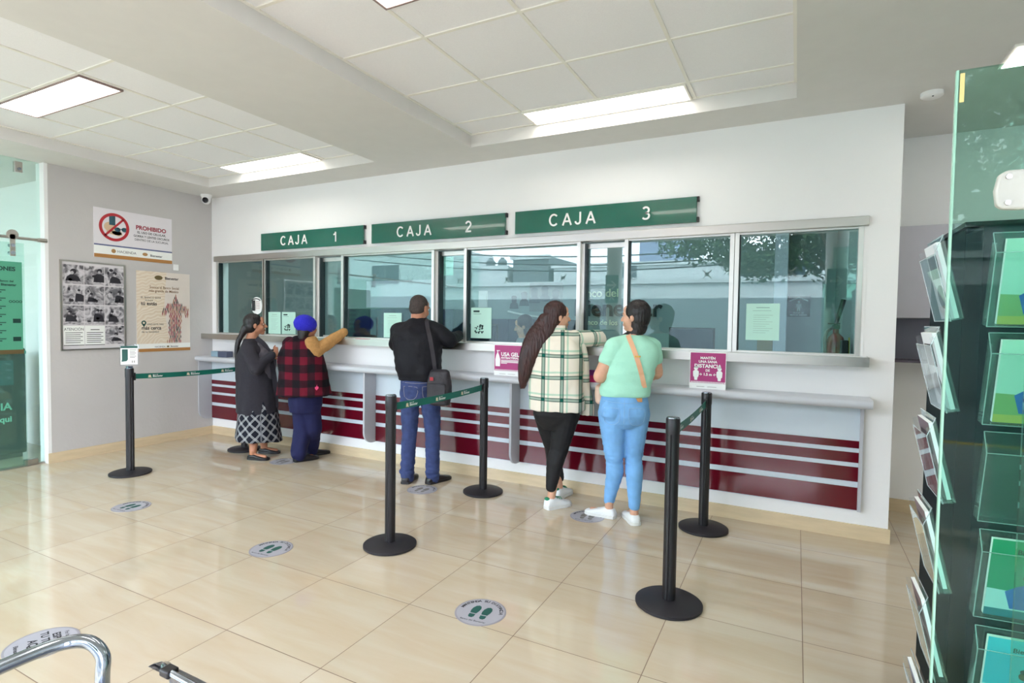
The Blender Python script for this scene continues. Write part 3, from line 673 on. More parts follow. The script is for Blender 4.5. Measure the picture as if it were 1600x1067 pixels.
def belt(a, b_, label, side=1):
    ax, ay = a; bx, by = b_; d = Vector((bx - ax, by - ay, 0)); L = d.length; d.normalize()
    p = Vector((ax, ay, 0)) + d * .036; L -= .072
    t = thing('belt', label, 'belt', tuple(p + d * L / 2 + Vector((0, 0, .9))), 'green queue belts')
    n = 24; vs = []; fs = []
    def zz(u): return .902 - .012 * 4 * u * (1 - u)
    nrm = Vector((d.y, -d.x, 0))
    for i in range(n + 1):
        u = i / n; q = p + d * (L * u)
        for s, zo in ((-.001, -.024), (-.001, .024), (.001, .024), (.001, -.024)): vs.append(tuple(q + nrm * s + Vector((0, 0, zz(u) + zo))))
    for i in range(n):
        for k in range(4): fs.append((i * 4 + k, (i + 1) * 4 + k, (i + 1) * 4 + (k + 1) % 4, i * 4 + (k + 1) % 4))
    mb = MB().add(vs, fs); part('webbing', mb, GREEN, t)
    part('end_clip', MB().set(tuple(p + Vector((0, 0, .9))), tuple(d), (0, 0, 1)).box(-.004, .012, -.035, .035, -.012, .012), BLACK, t)
    part('end_clip', MB().set(tuple(p + d * L + Vector((0, 0, .9))), tuple(d), (0, 0, 1)).box(-.012, .004, -.035, .035, -.012, .012), BLACK, t)
    for sd_ in (1, -1):
        u = .12
        while u < L - .15:
            z = zz((u + .08) / L)
            o = p + d * (u if sd_ > 0 else u + .2) + nrm * (.0022 * sd_) + Vector((0, 0, z)); xd = d * sd_
            if xd.cross(Vector((0, 0, 1))).dot(nrm * sd_) < 0: xd = -xd
            mb = MB().set(tuple(o), tuple(xd), (0, 0, 1)); mg = MB().set(tuple(o), tuple(xd), (0, 0, 1))
            mb.text('Banco del', .045, .006, .012, bold=.01).text('Bienestar', .045, -.012, .024, bold=.02)
            mg.poly([(.0, -.012), (.035, -.016), (.037, -.011), (.03, -.009), (.03, .006), (.024, .012), (.018, .008), (.012, .012), (.006, .006), (.006, -.008)])
            u += .36
            part('lettering', mb, WHITEG, t); part('emblem', mg, pm('belt_emblem', (214, 204, 178), .5), t)
belt((-.57, 1.735), (-.61, 3.0), 'green belt between the two middle posts, in front of the man')
belt((1.18, 1.85), (1.18, 3.05), 'green belt between the two right posts')
belt((-3.73, 1.86), (-3.66, 3.0), 'dark green belt between the two left posts, across the left wall')
# sign on top of the left post
t = thing('post_sign', 'small clear sign holder with printed card on top of the left post', 'sign', (-3.73, 1.86, .982))
vd = Vector((.80, -.6, 0)); xr = Vector((.6, .80, 0))
mb = MB().set((-3.73, 1.86, 1.0), tuple(xr), (0, 0, 1)); mb.box(-.075, .075, 0, .2, -.004, -.001); part('acrylic_sleeve', mb, ACRYL, t)
mb = MB().set((-3.73, 1.86, 1.0), tuple(xr), (0, 0, 1)); mb.box(-.065, .065, .015, .185, 0, .001); part('card', mb, PAPER, t)
mb = MB().set((-3.73, 1.86, 1.0), tuple(xr), (0, 0, 1)); mb.rect(-.065, .165, .065, .185, .0018).rect(-.055, .06, -.01, .155, .0018).poly([(-.06, .04), (-.02, .045), (-.01, .06), (-.055, .06)], .0018); part('print', mb, DGREEN, t)
mb = MB().set((-3.73, 1.86, 1.0), tuple(xr), (0, 0, 1))
for i in range(6): mb.rect(.005, .145 - i * .014, .055 - .01 * (i % 2), .15 - i * .014, .0018)
mb.rect(.02, .03, .027, .05, .0018).rect(.036, .03, .043, .05, .0018); part('text_lines', mb, GREYINK, t)
part('foot', MB().box(-3.75, -3.71, 1.84, 1.88, .983, 1.0), CHROME, t)

# ------------------------------------------------------------------ round floor stickers
def sole(mb, cx, cy, s, rot, z):
    c, q = math.cos(rot), math.sin(rot)
    def tr(p): return (cx + s * (p[0] * c - p[1] * q), cy + s * (p[0] * q + p[1] * c))
    f = [(-.2, -.05), (.2, -.05), (.28, .25), (.3, .55), (.22, .8), (.05, .9), (-.12, .82), (-.24, .55), (-.26, .25)]
    h = [(-.2, -.14), (.2, -.14), (.2, -.42), (.1, -.55), (-.08, -.55), (-.18, -.42)]
    mb.poly([tr(p) for p in f][::1], z); mb.poly([tr(p) for p in h][::-1], z)
GSTK = pm('sticker_grey', (170, 168, 176), .35); GSTK2 = pm('sticker_rim', (150, 146, 152), .35)
def sticker(cx, cy, r, label, rot=0, kind='feet', shoe=DGREEN):
    t = thing('floor_sticker', label, 'floor sticker', (cx, cy, 0), 'round distance stickers on the floor')
    part('disc', MB().set((cx, cy, 0)).lathe([(r, 0), (r, .0012), (r * .96, .0016)], 64), GSTK2, t)
    part('face', MB().set((cx, cy, .0017)).disc(0, 0, r * .93, n=64), GSTK, t)
    ca, sa = math.cos(rot), math.sin(rot)
    mb = MB().set((cx, cy, .0021), (ca, sa, 0), (-sa, ca, 0)); m2 = MB().set((cx, cy, .0021), (ca, sa, 0), (-sa, ca, 0))
    if kind == 'feet':
        sole(mb, -.23 * r, -.02, r * .62, .0, 0); sole(mb, .23 * r, -.02, r * .62, .0, 0)
        s = 'MANTENGA SU DISTANCIA'; n = len(s)
        for i, ch in enumerate(s):
            a = PI * .95 - i * (PI * .9) / (n - 1)
            if ch != ' ': m2.text(ch, r * .74 * math.cos(a), r * .74 * math.sin(a), r * .2, 'CENTER', .03, rot=a - PI / 2)
        m2.text('Banco del Bienestar', -r * .55, -r * .72, r * .13, bold=.01)
        part('footprints', mb, shoe, t); part('lettering', m2, INK, t)
    else:
        m2.text('ESPERA', 0, r * .3, r * .3, 'CENTER', .03).text('TU TURNO', 0, 0, r * .3, 'CENTER', .03).text('AQUÍ', 0, -r * .34, r * .34, 'CENTER', .03)
        m2.text('Por favor', -r * .1, r * .62, r * .16, 'CENTER', .01).text('Bienestar', 0, -r * .7, r * .17, 'CENTER', .02)
        part('lettering', m2, INK, t)
sticker(.36, 1.31, .13, 'round grey footprint sticker in the foreground, clearest of all', .12)
sticker(-1.19, 1.33, .13, 'round footprint sticker left of the middle foreground post', .12)
sticker(-2.77, 1.35, .13, 'round footprint sticker in front of the left belt post', .1)
sticker(.37, 2.88, .13, 'round footprint sticker between the white shoes of the two young women', .1, shoe=GREYINK)
sticker(-2.88, 2.86, .13, 'pale round sticker at the feet of the woman in the blue beret', .1, shoe=GREYINK)
sticker(-1.10, 2.8, .13, 'pale round sticker behind the feet of the man in jeans', .1, shoe=GREYINK)
sticker(-1.215, .14, .135, 'large oval looking grey sticker reading ESPERA TU TURNO AQUÍ behind the armrest', -.35, 'text')

# ------------------------------------------------------------------ posters on the left wall
LX = XL
def lw(off): return dict(o=(LX + off, 0, 0), x=(0, 1, 0), y=(0, 0, 1))
t = thing('prohibition_sign', 'white PROHIBIDO sign with a red struck circle on the left wall', 'sign', (LX, 2.485, 2.07))
part('board', MB().box(LX, LX + .006, 2.08, 2.885, 2.07, 2.585), pm('board_lilac', (226, 222, 226), .5), t)
part('print', MB().set(**lw(.0064)).rect(2.08, 2.195, 2.885, 2.21), pm('line_blue', (90, 100, 140), .5), t)
part('footer', MB().set(**lw(.0064)).rect(2.08, 2.085, 2.885, 2.195).rect(2.08, 2.07, 2.885, 2.0701), PAPER, t)
part('gold_band', MB().set(**lw(.0068)).rect(2.08, 2.07, 2.885, 2.108), GOLD, t)
mb = MB().set(**lw(.0072)); mb.ring(2.275, 2.4, .118, .148); c = 2.275
mb.poly([(c - .1, 2.31), (c - .085, 2.295), (c + .1, 2.49), (c + .085, 2.505)]); part('prohibition_ring', mb, pm('ring_red', (180, 32, 44), .5), t)
mb = MB().set(**lw(.0068)); mb.disc(2.23, 2.4, .055, .05).poly([(2.2, 2.36), (2.2, 2.33), (2.32, 2.31), (2.36, 2.33), (2.33, 2.36)]).disc(2.3, 2.345, .05, .025); part('hand_print', mb, pm('print_skin', (214, 184, 150), .6), t)
mb = MB().set(**lw(.007)); mb.rect(2.225, 2.42, 2.285, 2.52).disc(2.305, 2.38, .03, .024).disc(2.375, 2.385, .03, .024).rect(2.3, 2.385, 2.38, 2.392); part('phone_print', mb, pm('print_teal', (30, 78, 92), .5), t)
mb = MB().set(**lw(.007)).text('PROHIBIDO', 2.49, 2.415, .062, bold=.035); part('lettering', mb, WINEINK, t, label='wine red lettering')
mb = MB().set(**lw(.007)).text('EL USO DE CELULAR,', 2.66, 2.372, .033, 'CENTER', .02).text('GORRA Y LENTES OSCUROS', 2.66, 2.33, .033, 'CENTER', .02, sx=.92).text('DENTRO DE LA SUCURSAL', 2.66, 2.29, .033, 'CENTER', .005, sx=.92)
mb.text('HACIENDA', 2.3, 2.135, .038, bold=.0).text('Bienestar', 2.64, 2.13, .035, bold=.02); part('lettering', mb, INK, t)
part('emblem', MB().set(**lw(.007)).disc(2.265, 2.148, .022).disc(2.585, 2.148, .028, .018), pm('emblem_gold', (170, 130, 80), .6), t)
# photo board
t = thing('photo_board', 'aluminium framed board of black and white photos on the left wall', 'notice board', (LX, 2.08, 1.105))
Y0, Y1, Z0, Z1 = 1.775, 2.375, 1.105, 2.01
part('frame', MB().box(LX, LX + .018, Y0, Y0 + .015, Z0, Z1).box(LX, LX + .018, Y1 - .015, Y1, Z0, Z1).box(LX, LX + .018, Y0 + .015, Y1 - .015, Z0, Z0 + .015).box(LX, LX + .018, Y0 + .015, Y1 - .015, Z1 - .015, Z1), STEEL, t)
part('backing', MB().box(LX, LX + .008, Y0 + .015, Y1 - .015, Z0 + .015, Z1 - .015), pm('board_paper', (214, 210, 212), .7), t)
def _photo(n, b):
    tc = n.nodes.new('ShaderNodeTexCoord'); nz = n.nodes.new('ShaderNodeTexNoise'); nz.inputs['Scale'].default_value = 13; nz.inputs['Detail'].default_value = 4; nz.inputs['Distortion'].default_value = 1.2
    n.links.new(tc.outputs['Object'], nz.inputs['Vector']); r = n.nodes.new('ShaderNodeValToRGB'); r.color_ramp.interpolation = 'B_SPLINE'
    e = r.color_ramp.elements; e[0].position = .40; e[0].color = lin((40, 38, 48)); e[1].position = .60; e[1].color = lin((216, 212, 216))
    n.links.new(nz.outputs['Fac'], r.inputs[0]); n.links.new(r.outputs[0], b.inputs['Base Color']); b.inputs['Roughness'].default_value = .5
PHOTO = checks('grey_photo_print', _photo)
HAIRP = pm('photo_black', (38, 36, 44), .6); FACEP = pm('photo_grey', (176, 172, 176), .6)
rg = random.Random(11); cw = .182; chh = .205
for r_ in range(4):
    for c_ in range(3):
        y = Y0 + .024 + c_ * (cw + .006); z = Z1 - .03 - (r_ + 1) * chh
        if r_ == 3 and c_ < 2:
            q = part('notice_sheet', MB().set(**lw(.0095)).rect(y, z, y + cw, z + chh - .012), PAPER, t)
            m2 = MB().set(**lw(.0105)); m2.text('ATENCIÓN', y + cw / 2, z + .145, .04, 'CENTER', 0, sx=.85) if c_ == 0 else m2.rect(y + .05, z + .15, y + cw - .05, z + .158)
            for i in range(6): m2.rect(y + .015, z + .12 - i * .02, y + cw - .015 - .02 * (i % 2), z + .126 - i * .02)
            m2.rect(y, z - .006, y + cw, z); part('text_lines', m2, INK, q)
            continue
        q = part('photo_print', MB().set(**lw(.0095)).rect(y, z, y + cw, z + chh - .012), PHOTO, t)
        m2 = MB().set(**lw(.0100)); hx = y + cw * rg.uniform(.25, .75); hz = z + chh * rg.uniform(.42, .68); qq = rg.uniform(.5, 1.1)
        m2.poly([(max(y, hx - .06 * qq), z + .03), (min(y + cw, hx + .07), z + .03), (min(y + cw, hx + .05), hz - .04), (hx + .02, hz - .025), (hx - .02, hz - .02), (max(y, hx - .05 * qq), hz - .045)]).disc(hx + .006, hz + .012, .026 * qq, .024 * qq)
        for _ in range(3): m2.disc(y + rg.uniform(.025, cw - .025), z + rg.uniform(.03, chh - .04), rg.uniform(.006, .02), rg.uniform(.006, .018), n=9)
        part('photo_shadow', m2, HAIRP, q)
        part('photo_light', MB().set(**lw(.0104)).disc(hx + rg.uniform(-.006, .006), hz - .004, .014 * qq, .016 * qq).rect(y + .1, z + .008, y + cw - .01, z + .02), FACEP, q)
# brown poster
t = thing('wall_poster', 'cream poster of a figure made of many tiny people on the left wall', 'poster', (LX, 2.79, 1.06))
Y0, Y1, Z0, Z1 = 2.49, 3.095, 1.06, 1.965
part('sheet', MB().box(LX, LX + .004, Y0, Y1, Z0, Z1), pm('poster_cream', (224, 214, 204), .5), t)
def _swirl(n, b):
    tc = n.nodes.new('ShaderNodeTexCoord'); w = n.nodes.new('ShaderNodeTexWave'); w.wave_type = 'RINGS'; w.inputs['Scale'].default_value = 9; w.inputs['Distortion'].default_value = 9; w.inputs['Detail'].default_value = 1
    n.links.new(tc.outputs['Object'], w.inputs['Vector']); n.links.new(mixc(n, w.outputs['Fac'], lin((220, 202, 178)), lin((228, 216, 198))), b.inputs['Base Color']); b.inputs['Roughness'].default_value = .5
SW = checks('swirl_print', _swirl)
part('swirl_print', MB().set(**lw(.0045)).poly([(Y0, Z0 + .09), (Y0 + .36, Z0 + .09), (Y0 + .3, Z0 + .5), (Y0 + .33, Z1), (Y0, Z1)]), SW, t)
part('footer', MB().set(**lw(.005)).rect(Y0, Z0 + .035, Y1, Z0 + .09), PAPER, t); part('gold_band', MB().set(**lw(.0052)).rect(Y0, Z0, Y1, Z0 + .035), GOLD, t)
mb = MB().set(**lw(.0055)).text('Somos el Banco Social', 2.63, 1.775, .042, bold=.01, sx=.88).text('más grande de México', 2.62, 1.735, .042, bold=.01, sx=.88); part('lettering', mb, pm('ink_brown', (140, 104, 72), .6), t, label='brown slanted lettering')
mb = MB().set(**lw(.0055)).text('EL BANCO ESTÁ', 2.535, 1.66, .03).text('DONDE', 2.58, 1.63, .024).text('tú estás', 2.535, 1.585, .056, bold=.02).text('UNO ESTÁ MÁS', 2.60, 1.36, .026).text('más cerca', 2.54, 1.31, .056, bold=.02, sx=.95).text('de tu localidad', 2.54, 1.275, .032)
mb.text('Bienestar', 2.80, 1.885, .042, bold=.02).text('HACIENDA', 2.68, 1.105, .024).text('Bienestar', 2.86, 1.105, .024, bold=.02); part('lettering', mb, INK, t)
part('emblem', MB().set(**lw(.0055)).disc(2.73, 1.9, .045, .026).disc(2.83, 1.113, .015, .01), pm('ink_olive', (110, 96, 60), .6), t)
part('pin_print', MB().set(**lw(.0055)).ring(2.565, 1.385, .012, .026).poly([(2.545, 1.372), (2.565, 1.335), (2.585, 1.372)]), DGREEN, t)
fig = [(2.93, 1.72), (2.97, 1.62), (3.07, 1.56), (3.09, 1.48), (3.05, 1.46), (2.99, 1.54), (2.985, 1.3), (2.98, 1.16), (2.9, 1.155), (2.78, 1.155), (2.85, 1.2), (2.84, 1.35), (2.85, 1.53), (2.78, 1.47), (2.75, 1.5), (2.82, 1.6), (2.88, 1.63), (2.91, 1.70)]
def inside(px, py):
    r = False; j = len(fig) - 1
    for i in range(len(fig)):
        (xi, yi), (xj, yj) = fig[i], fig[j]
        if (yi > py) != (yj > py) and px < (xj - xi) * (py - yi) / (yj - yi) + xi: r = not r
        j = i
    return r
ms = [MB().set(**lw(.0055 + .0002 * i)) for i in range(3)]; rg = random.Random(5)
yy = 1.14; row = 0
while yy < 1.74:
    xx = 2.74 + (row % 2) * .01
    while xx < 3.1:
        if inside(xx, yy + .01):
            m_ = rg.choice(ms); jx = xx + rg.uniform(-.003, .003)
            m_.disc(jx, yy + .02, .0042, n=8).poly([(jx - .005, yy - .002), (jx + .005, yy - .002), (jx + .006, yy + .014), (jx - .006, yy + .014)]).rect(jx - .003, yy - .014, jx + .003, yy - .002)
        xx += .019
    yy += .0265; row += 1
for m_, q in zip(ms, (INK, WINEINK, pm('ink_tan', (176, 128, 100), .6))): part('tiny_people', m_, q, t)
solo('light_switch', MB().box(LX, LX + .008, 2.90, 2.96, 2.0, 2.07), WH, 'small white blank plate on the left wall between the two posters', 'wall plate', bevel=.002)
# dome cameras and detector
t = thing('security_camera', 'small white dome camera with a black lens in the wall corner', 'security camera', (-4.60, 3.22, ZC - .1))
part('body', MB().set((-4.62, 3.22, ZC)).lathe([(.062, 0), (.062, -.02), (.05, -.04), (.05, -.06), (.042, -.09), (.02, -.11)]), WH, t, smooth=True)
mb = MB(); mb.ell((-4.595, 3.19, ZC - .07), (.034, .034, .034)); part('lens', mb, pm('lens_black', (14, 14, 18), .1), t, smooth=True)
t = thing('smoke_detector', 'flat white detector on the ceiling near the right glass', 'smoke detector', (2.44, 3.25, ZC - .03))
part('body', MB().set((2.44, 3.25, ZC - .03)).lathe([(.05, 0), (.06, .008), (.06, .03)]), WH, t, smooth=True)
part('light', MB().set((2.44, 3.22, ZC - .033)).lathe([(.005, 0), (.005, .004)]), INK, t)

# ------------------------------------------------------------------ left glass partition with sliding door, lobby behind it
struct('window_30', MB().box(XL - .08, XL - .07, -3.18, .62, .015, ZC).box(XL - .08, XL - .07, .63, 1.655, .015, ZC), LPANE)
dr = struct('door_1', MB().box(XL - .03, XL - .02, .28, 1.505, .012, 2.13), LPANE)
part('door_handle', MB().tube([(XL + .0, .40, .8), (XL + .0, .40, 1.5)], .013), STEEL, dr, smooth=True)
struct('trim_6', MB().box(XL - .09, XL - .06, -3.18, 1.655, 0, .015), STEEL)
t = thing('door_rail', 'round steel sliding rail across the left glass wall', 'rail', (XL, .6, 2.17))
part('rail', MB().tube([(XL, -2.0, 2.175), (XL, 1.66, 2.175)], .014, 16, False), STEEL, t, smooth=True)
part('end_mount', MB().tube([(XL, 1.60, 2.175), (XL, 1.675, 2.175)], .021, 16, False).tube([(XL, 1.62, 2.175), (XL - .07, 1.62, 2.175)], .012, 12, False), STEEL, t, smooth=True)
part('end_mount', MB().tube([(XL, -.4, 2.175), (XL - .07, -.4, 2.175)], .018, 12, False), STEEL, t, smooth=True)
for y in (1.405, .5):
    part('hanger', MB().set((XL + .02, y, 2.2), (0, 1, 0), (0, 0, 1)).prism([(.045 * math.cos(a * PI / 12), .045 * math.sin(a * PI / 12)) for a in range(24)], -.006, .006).box(-.02, .02, -.2, 0, -.006, .006), STEEL, t)
    part('bolt', MB().tube([(XL - .035, y, 2.03), (XL + .034, y, 2.03)], .018, 14, False).tube([(XL - .035, y, 2.1), (XL + .034, y, 2.1)], .016, 14, False), CHROME, t, smooth=True)
t = thing('glass_clip', 'small steel clip holding the top of the left glass wall', 'clip', (XL, 1.48, ZC - .12))
part('plate', MB().box(XL - .095, XL - .05, 1.46, 1.52, ZC - .13, ZC - .03), STEEL, t, bevel=.004)
part('bolt', MB().tube([(XL - .05, 1.49, ZC - .1), (XL - .035, 1.49, ZC - .1)], .014, 12, False), CHROME, t, smooth=True)
part('bolt', MB().box(XL - .095, XL - .05, 1.50, 1.6, .015, .06), STEEL, t)
# lobby shell
struct('wall_lobby_back', MB().box(-9, XL - .15, 2.0, 2.12, 0, ZC), WH); struct('wall_lobby_left', MB().box(-9.1, -9, -3.3, 2.12, 0, 3.4), WH)
t = thing('security_camera', 'grey dome camera hanging from the lobby ceiling behind the left glass', 'security camera', (-5.3, 1.35, ZC - .2))
part('mount', MB().set((-5.3, 1.35, ZC)).lathe([(.1, 0), (.1, -.08), (.08, -.09)]), GREYB, t, smooth=True)
mb = MB(); mb.ell((-5.3, 1.35, ZC - .1), (.085, .085, .09)); part('dome', mb, pm('dome_smoke', (150, 165, 165), .15), t, smooth=True)
# information poster on the sliding door
t = thing('door_poster', 'green glass poster of contact lines on the left sliding door', 'poster', (XL - .01, .9, 1.1))
part('sheet', MB().box(XL - .018, XL - .015, .55, 1.485, 1.13, 1.95), pm('poster_green', (82, 160, 130), .4), t)
part('gold_band', MB().box(XL - .018, XL - .0145, .55, 1.49, 1.09, 1.13), pm('band_brown', (96, 80, 48), .5), t)
mb = MB().set((XL - .0143, 0, 0), (0, 1, 0), (0, 0, 1)).text('COMUNICACIONES', 1.435, 1.865, .052, 'RIGHT', .04).text('Banco del', 1.42, 1.76, .026, 'RIGHT', .03).text('Bienestar', 1.44, 1.725, .03, 'RIGHT', .04)
rg = random.Random(8)
for i in range(7):
    z = 1.68 - .075 * i; mb.rect(.9, z, 1.36, z + .008).rect(.9, z - .02, 1.33, z - .01)
for i, z in enumerate((1.58, 1.42, 1.25)): [mb.ring(1.395 + q * .025, z, .007, .012) for q in range(4)] if i == 0 else mb.rect(1.41, z - .04, 1.47, z)
part('lettering', mb, pm('poster_ink', (16, 60, 52), .5), t)
t = thing('cash_machine', 'dark green cash machine standing behind the left sliding door', 'cash machine', (-5.65, 1.35, 0))
part('body', MB().box(-6.0, -5.3, 1.0, 1.71, .04, 1.12), DARK, t, bevel=.02)
part('plinth', MB().box(-5.96, -5.33, 1.03, 1.68, 0, .04), BLACK, t)
part('screen', MB().box(-5.3, -5.285, 1.1, 1.6, .75, 1.0), pm('atm_screen', (30, 90, 100), .2), t)
part('top_sign', MB().box(-5.3, -5.27, 1.01, 1.70, 1.06, 1.09), pm('atm_teal', (60, 150, 130), .3), t)
mb = MB().set((-5.298, 0, 0), (0, 1, 0), (0, 0, 1)).text('IA', 1.54, .5, .1, 'CENTER', .03).text('aqui', 1.52, .38, .08, 'CENTER', .03); part('lettering', mb, pm('atm_letters', (150, 220, 200), .4), t)

# ------------------------------------------------------------------ alcove cupboards at the right
t = thing('wall_cupboard', 'grey wall cupboards with shade darkened open shelf in the right alcove', 'cupboard', (3.2, 4.05, 1.2))
AX0 = XR
part('carcass', MB().box(AX0, 4.27, 3.90, 4.208, 1.53, 1.55).box(AX0, 4.27, 3.90, 4.208, 2.18, 2.20).box(AX0, 4.27, 4.19, 4.208, 1.2, 1.53), GREYB, t)
for i in range(4):
    x0 = AX0 + i * .48; part('door', MB().box(x0 + .002, min(x0 + .477, 4.27), 3.885, 3.899, 1.53, 2.2), pm('cupboard_door', (176, 174, 182), .4), t, bevel=.002)
part('shelf', MB().box(AX0, 4.27, 3.90, 4.19, 1.2, 1.215), pm('shelf_shaded', (88, 80, 92), .5), t)  # recess shade put into the darker shelf and back panel colours
part('back_panel', MB().box(AX0, 4.27, 4.185, 4.189, 1.216, 1.529), pm('shelf_back_shaded', (128, 128, 142), .5), t)

# ------------------------------------------------------------------ right glass screen
t = thing('glass_screen', 'tall green glass screen standing at the right edge of the room', 'glass screen', (2.4, .3, 0))
part('pane', MB().box(1.997, 3.2, .30, .308, .02, 1.962), RPANE, t)
part('edge', MB().box(1.990, 1.9968, .298, .310, .02, .75), pm('edge_dark', (20, 24, 30), .3), t)
part('edge', MB().box(1.993, 1.9968, .299, .309, .7501, 1.962), pm('edge_green', (150, 196, 172), .2), t)
part('foot', MB().box(2.02, 3.2, .27, .34, 0, .02), STEEL, t)
part('sticker', MB().box(1.999, 2.006, .298, .2995, 1.90, 1.955), pm('amber', (226, 200, 130), .4), t)
t = thing('glass_door_leaf', 'second green glass pane overlapping at the very right edge', 'glass pane', (2.6, .22, 0))
part('pane', MB().box(2.094, 3.2, .22, .228, .02, 2.4), RPANE, t)
t = thing('door_clamp', 'rounded white metal clamp bolted through the right glass', 'clamp', (2.09, .21, 1.66))
pts = [(2.039, 1.682), (2.047, 1.675), (2.07, 1.673), (2.2, 1.673), (2.2, 1.742), (2.052, 1.742), (2.041, 1.735), (2.036, 1.708)]
part('plate', MB().set((0, .215, 0), (1, 0, 0), (0, 0, 1)).prism(pts, -.004, .012), pm('clamp_white', (186, 186, 176), .4), t, bevel=.004)
for z in (1.685, 1.730): part('bolt', MB().set((2.054, .2029, z), (1, 0, 0), (0, 0, 1)).prism([(.0045 * math.cos(a * PI / 8), .0045 * math.sin(a * PI / 8)) for a in range(16)], 0, .003), STEEL, t)

# kiosk behind
t = thing('kiosk_cabinet', 'tall dark green cabinet behind the brochure rack at the right', 'cabinet', (2.7, 1.5, 0))
part('body', MB().box(2.225, 3.3, 1.28, 1.8, .06, 1.80), DARK, t, bevel=.01)
part('plinth', MB().box(2.24, 3.28, 1.3, 1.78, 0, .06), BLACK, t)
part('front_panel', MB().box(2.30, 3.2, 1.26, 1.279, 1.15, 1.74), pm('kiosk_slate', (14, 34, 44), .5, spec=.2), t)
part('trim', MB().box(2.225, 3.3, 1.262, 1.279, 1.765, 1.775), pm('kiosk_trim', (70, 120, 120), .3), t)
part('top', MB().box(2.22, 3.31, 1.27, 1.81, 1.8, 1.815), BLACK, t)
# brochure rack
t = thing('brochure_rack', 'clear acrylic brochure rack of tilted pockets behind the right glass', 'brochure rack', (2.28, .93, 0))
part('base', MB().set((2.28, .93, 0)).lathe([(.2, 0), (.2, .015), (.03, .03)]), BLACK, t, smooth=True)
part('pole', MB().set((2.28, .93, .03)).lathe([(.016, 0), (.016, 1.72)]), CHROME, t, smooth=True)
part('core', MB().box(2.17, 2.39, .84, 1.02, .2, 1.74), pm('rack_core', (8, 28, 32), .6, spec=.2), t)
BRO = {}
def pocket(o, u, out, h=.235, w=.2, d=.035, tilt=.05, fill=None, first=False, label=''):
    """open tray: o bottom back centre, u along width, out outward direction; leans outwards at the top"""
    o = Vector(o); u = Vector(u); out = Vector(out); Z = (Vector((0, 0, 1)) * h + out * tilt).normalized(); nn = u.cross(Z); nn = nn if nn.dot(out) > 0 else -nn
    mb = MB().set(tuple(o), tuple(u), tuple(Z), tuple(nn)); e = .0025
    mb.box(-w / 2, w / 2, 0, h, 0, e).box(-w / 2, w / 2, 0, h * .8, d - e, d).box(-w / 2, -w / 2 + e, 0, h * .9, e, d - e).box(w / 2 - e, w / 2, 0, h * .9, e, d - e).box(-w / 2 + e, w / 2 - e, 0, e, e, d - e)
    part('pocket', mb, ACRYL, t)
    m2 = MB().set(tuple(o), tuple(u), tuple(Z), tuple(nn)); a = .0035
    for p, q in (((-w / 2, h * .8, d), (w / 2, h * .8, d)), ((-w / 2, 0, d), (-w / 2, h * .8, d)), ((w / 2, 0, d), (w / 2, h * .8, d)), ((-w / 2, 0, d), (w / 2, 0, d)), ((-w / 2, h, 0), (w / 2, h, 0)), ((-w / 2, h, 0), (-w / 2, h * .8, d))): m2.tube([p, q], .0013, 6, False)
    part('pocket_rim', m2, RIM, t)
    return (o, u, Z, nn, d, w, h)
def brochure(fr, kind, label, group='leaflets in the clear rack'):
    o, u, Z, nn, d, w, h = fr; u = -u if u.cross(Z).dot(nn) < 0 else u
    b_ = thing('brochure', label, 'brochure', tuple(o), group); bw = w * .78; bh = h * .92; th = .010
    def S(z): return MB().set(tuple(o + nn * z + Z * .004), tuple(u), tuple(Z), tuple(nn))
    cov = {'mint': (206, 228, 214), 'plum': (110, 88, 96), 'blue': (80, 190, 214), 'white': (226, 230, 232), 'grey': (120, 128, 150), 'green': (30, 150, 110)}[kind]
    part('pages', S(.006).box(-bw / 2, bw / 2, 0, bh, 0, th), PAPER, b_)
    part('cover', S(.006 + th).box(-bw / 2, bw / 2, 0, bh, 0, .0006), pm('cover_' + kind, cov, .35), b_)
    if kind in ('mint', 'blue', 'green'):
        z = .0068 + th
        part('ground_print', S(z).poly([(-bw / 2, 0), (bw / 2, 0), (bw / 2, bh * .3), (0, bh * .34), (-bw / 2, bh * .36)]), pm('print_field', (150, 176, 110), .5) if kind == 'mint' else pm('print_white_field', (214, 232, 236), .5), b_)
        part('lower_print', S(z + .0002).rect(-bw / 2, 0, bw / 2, bh * .1), pm('print_yellow', (206, 190, 90), .5) if kind == 'mint' else pm('print_deep', (30, 120, 140), .5), b_)
        part('figure_print', S(z + .0004).poly([(-bw * .2, bh * .12), (bw * .12, bh * .12), (bw * .18, bh * .4), (bw * .02, bh * .48), (-bw * .14, bh * .42), (-bw * .28, bh * .34)]), pm('print_blue', (36, 96, 190), .5), b_)
        part('face_print', S(z + .0004).disc(0, bh * .54, bw * .09, bh * .06), pm('print_brown', (126, 84, 60), .5), b_)
        part('hair_print', S(z + .0006).disc(bw * .02, bh * .60, bw * .1, bh * .04), INK, b_)
        part('lettering', S(z + .0006).text('Bienestar', 0, bh * .84, .018, 'CENTER', .02), DGREEN, b_)
    else:
        part('print', S(.0068 + th).rect(-bw * .4, bh * .55, bw * .3, bh * .85).disc(0, bh * .3, bw * .3, bh * .16), pm('print_dark', (70, 56, 62), .5), b_)
    return b_
names = ['topmost', 'second', 'third', 'fourth', 'fifth', 'lowest visible']
kl = ['white', 'white', 'plum', 'plum', 'plum', 'grey']
for i in range(6):
    zb = 1.49 - .252 * i
    fr = pocket((2.135, .93, zb), (0, 1, 0), (-1, 0, 0), tilt=.055, d=.03, w=.2)
    brochure(fr, kl[i], '%s leaflet of the left facing column of the rack' % names[i])
kf = ['mint', 'mint', None, 'green', 'blue', 'mint']
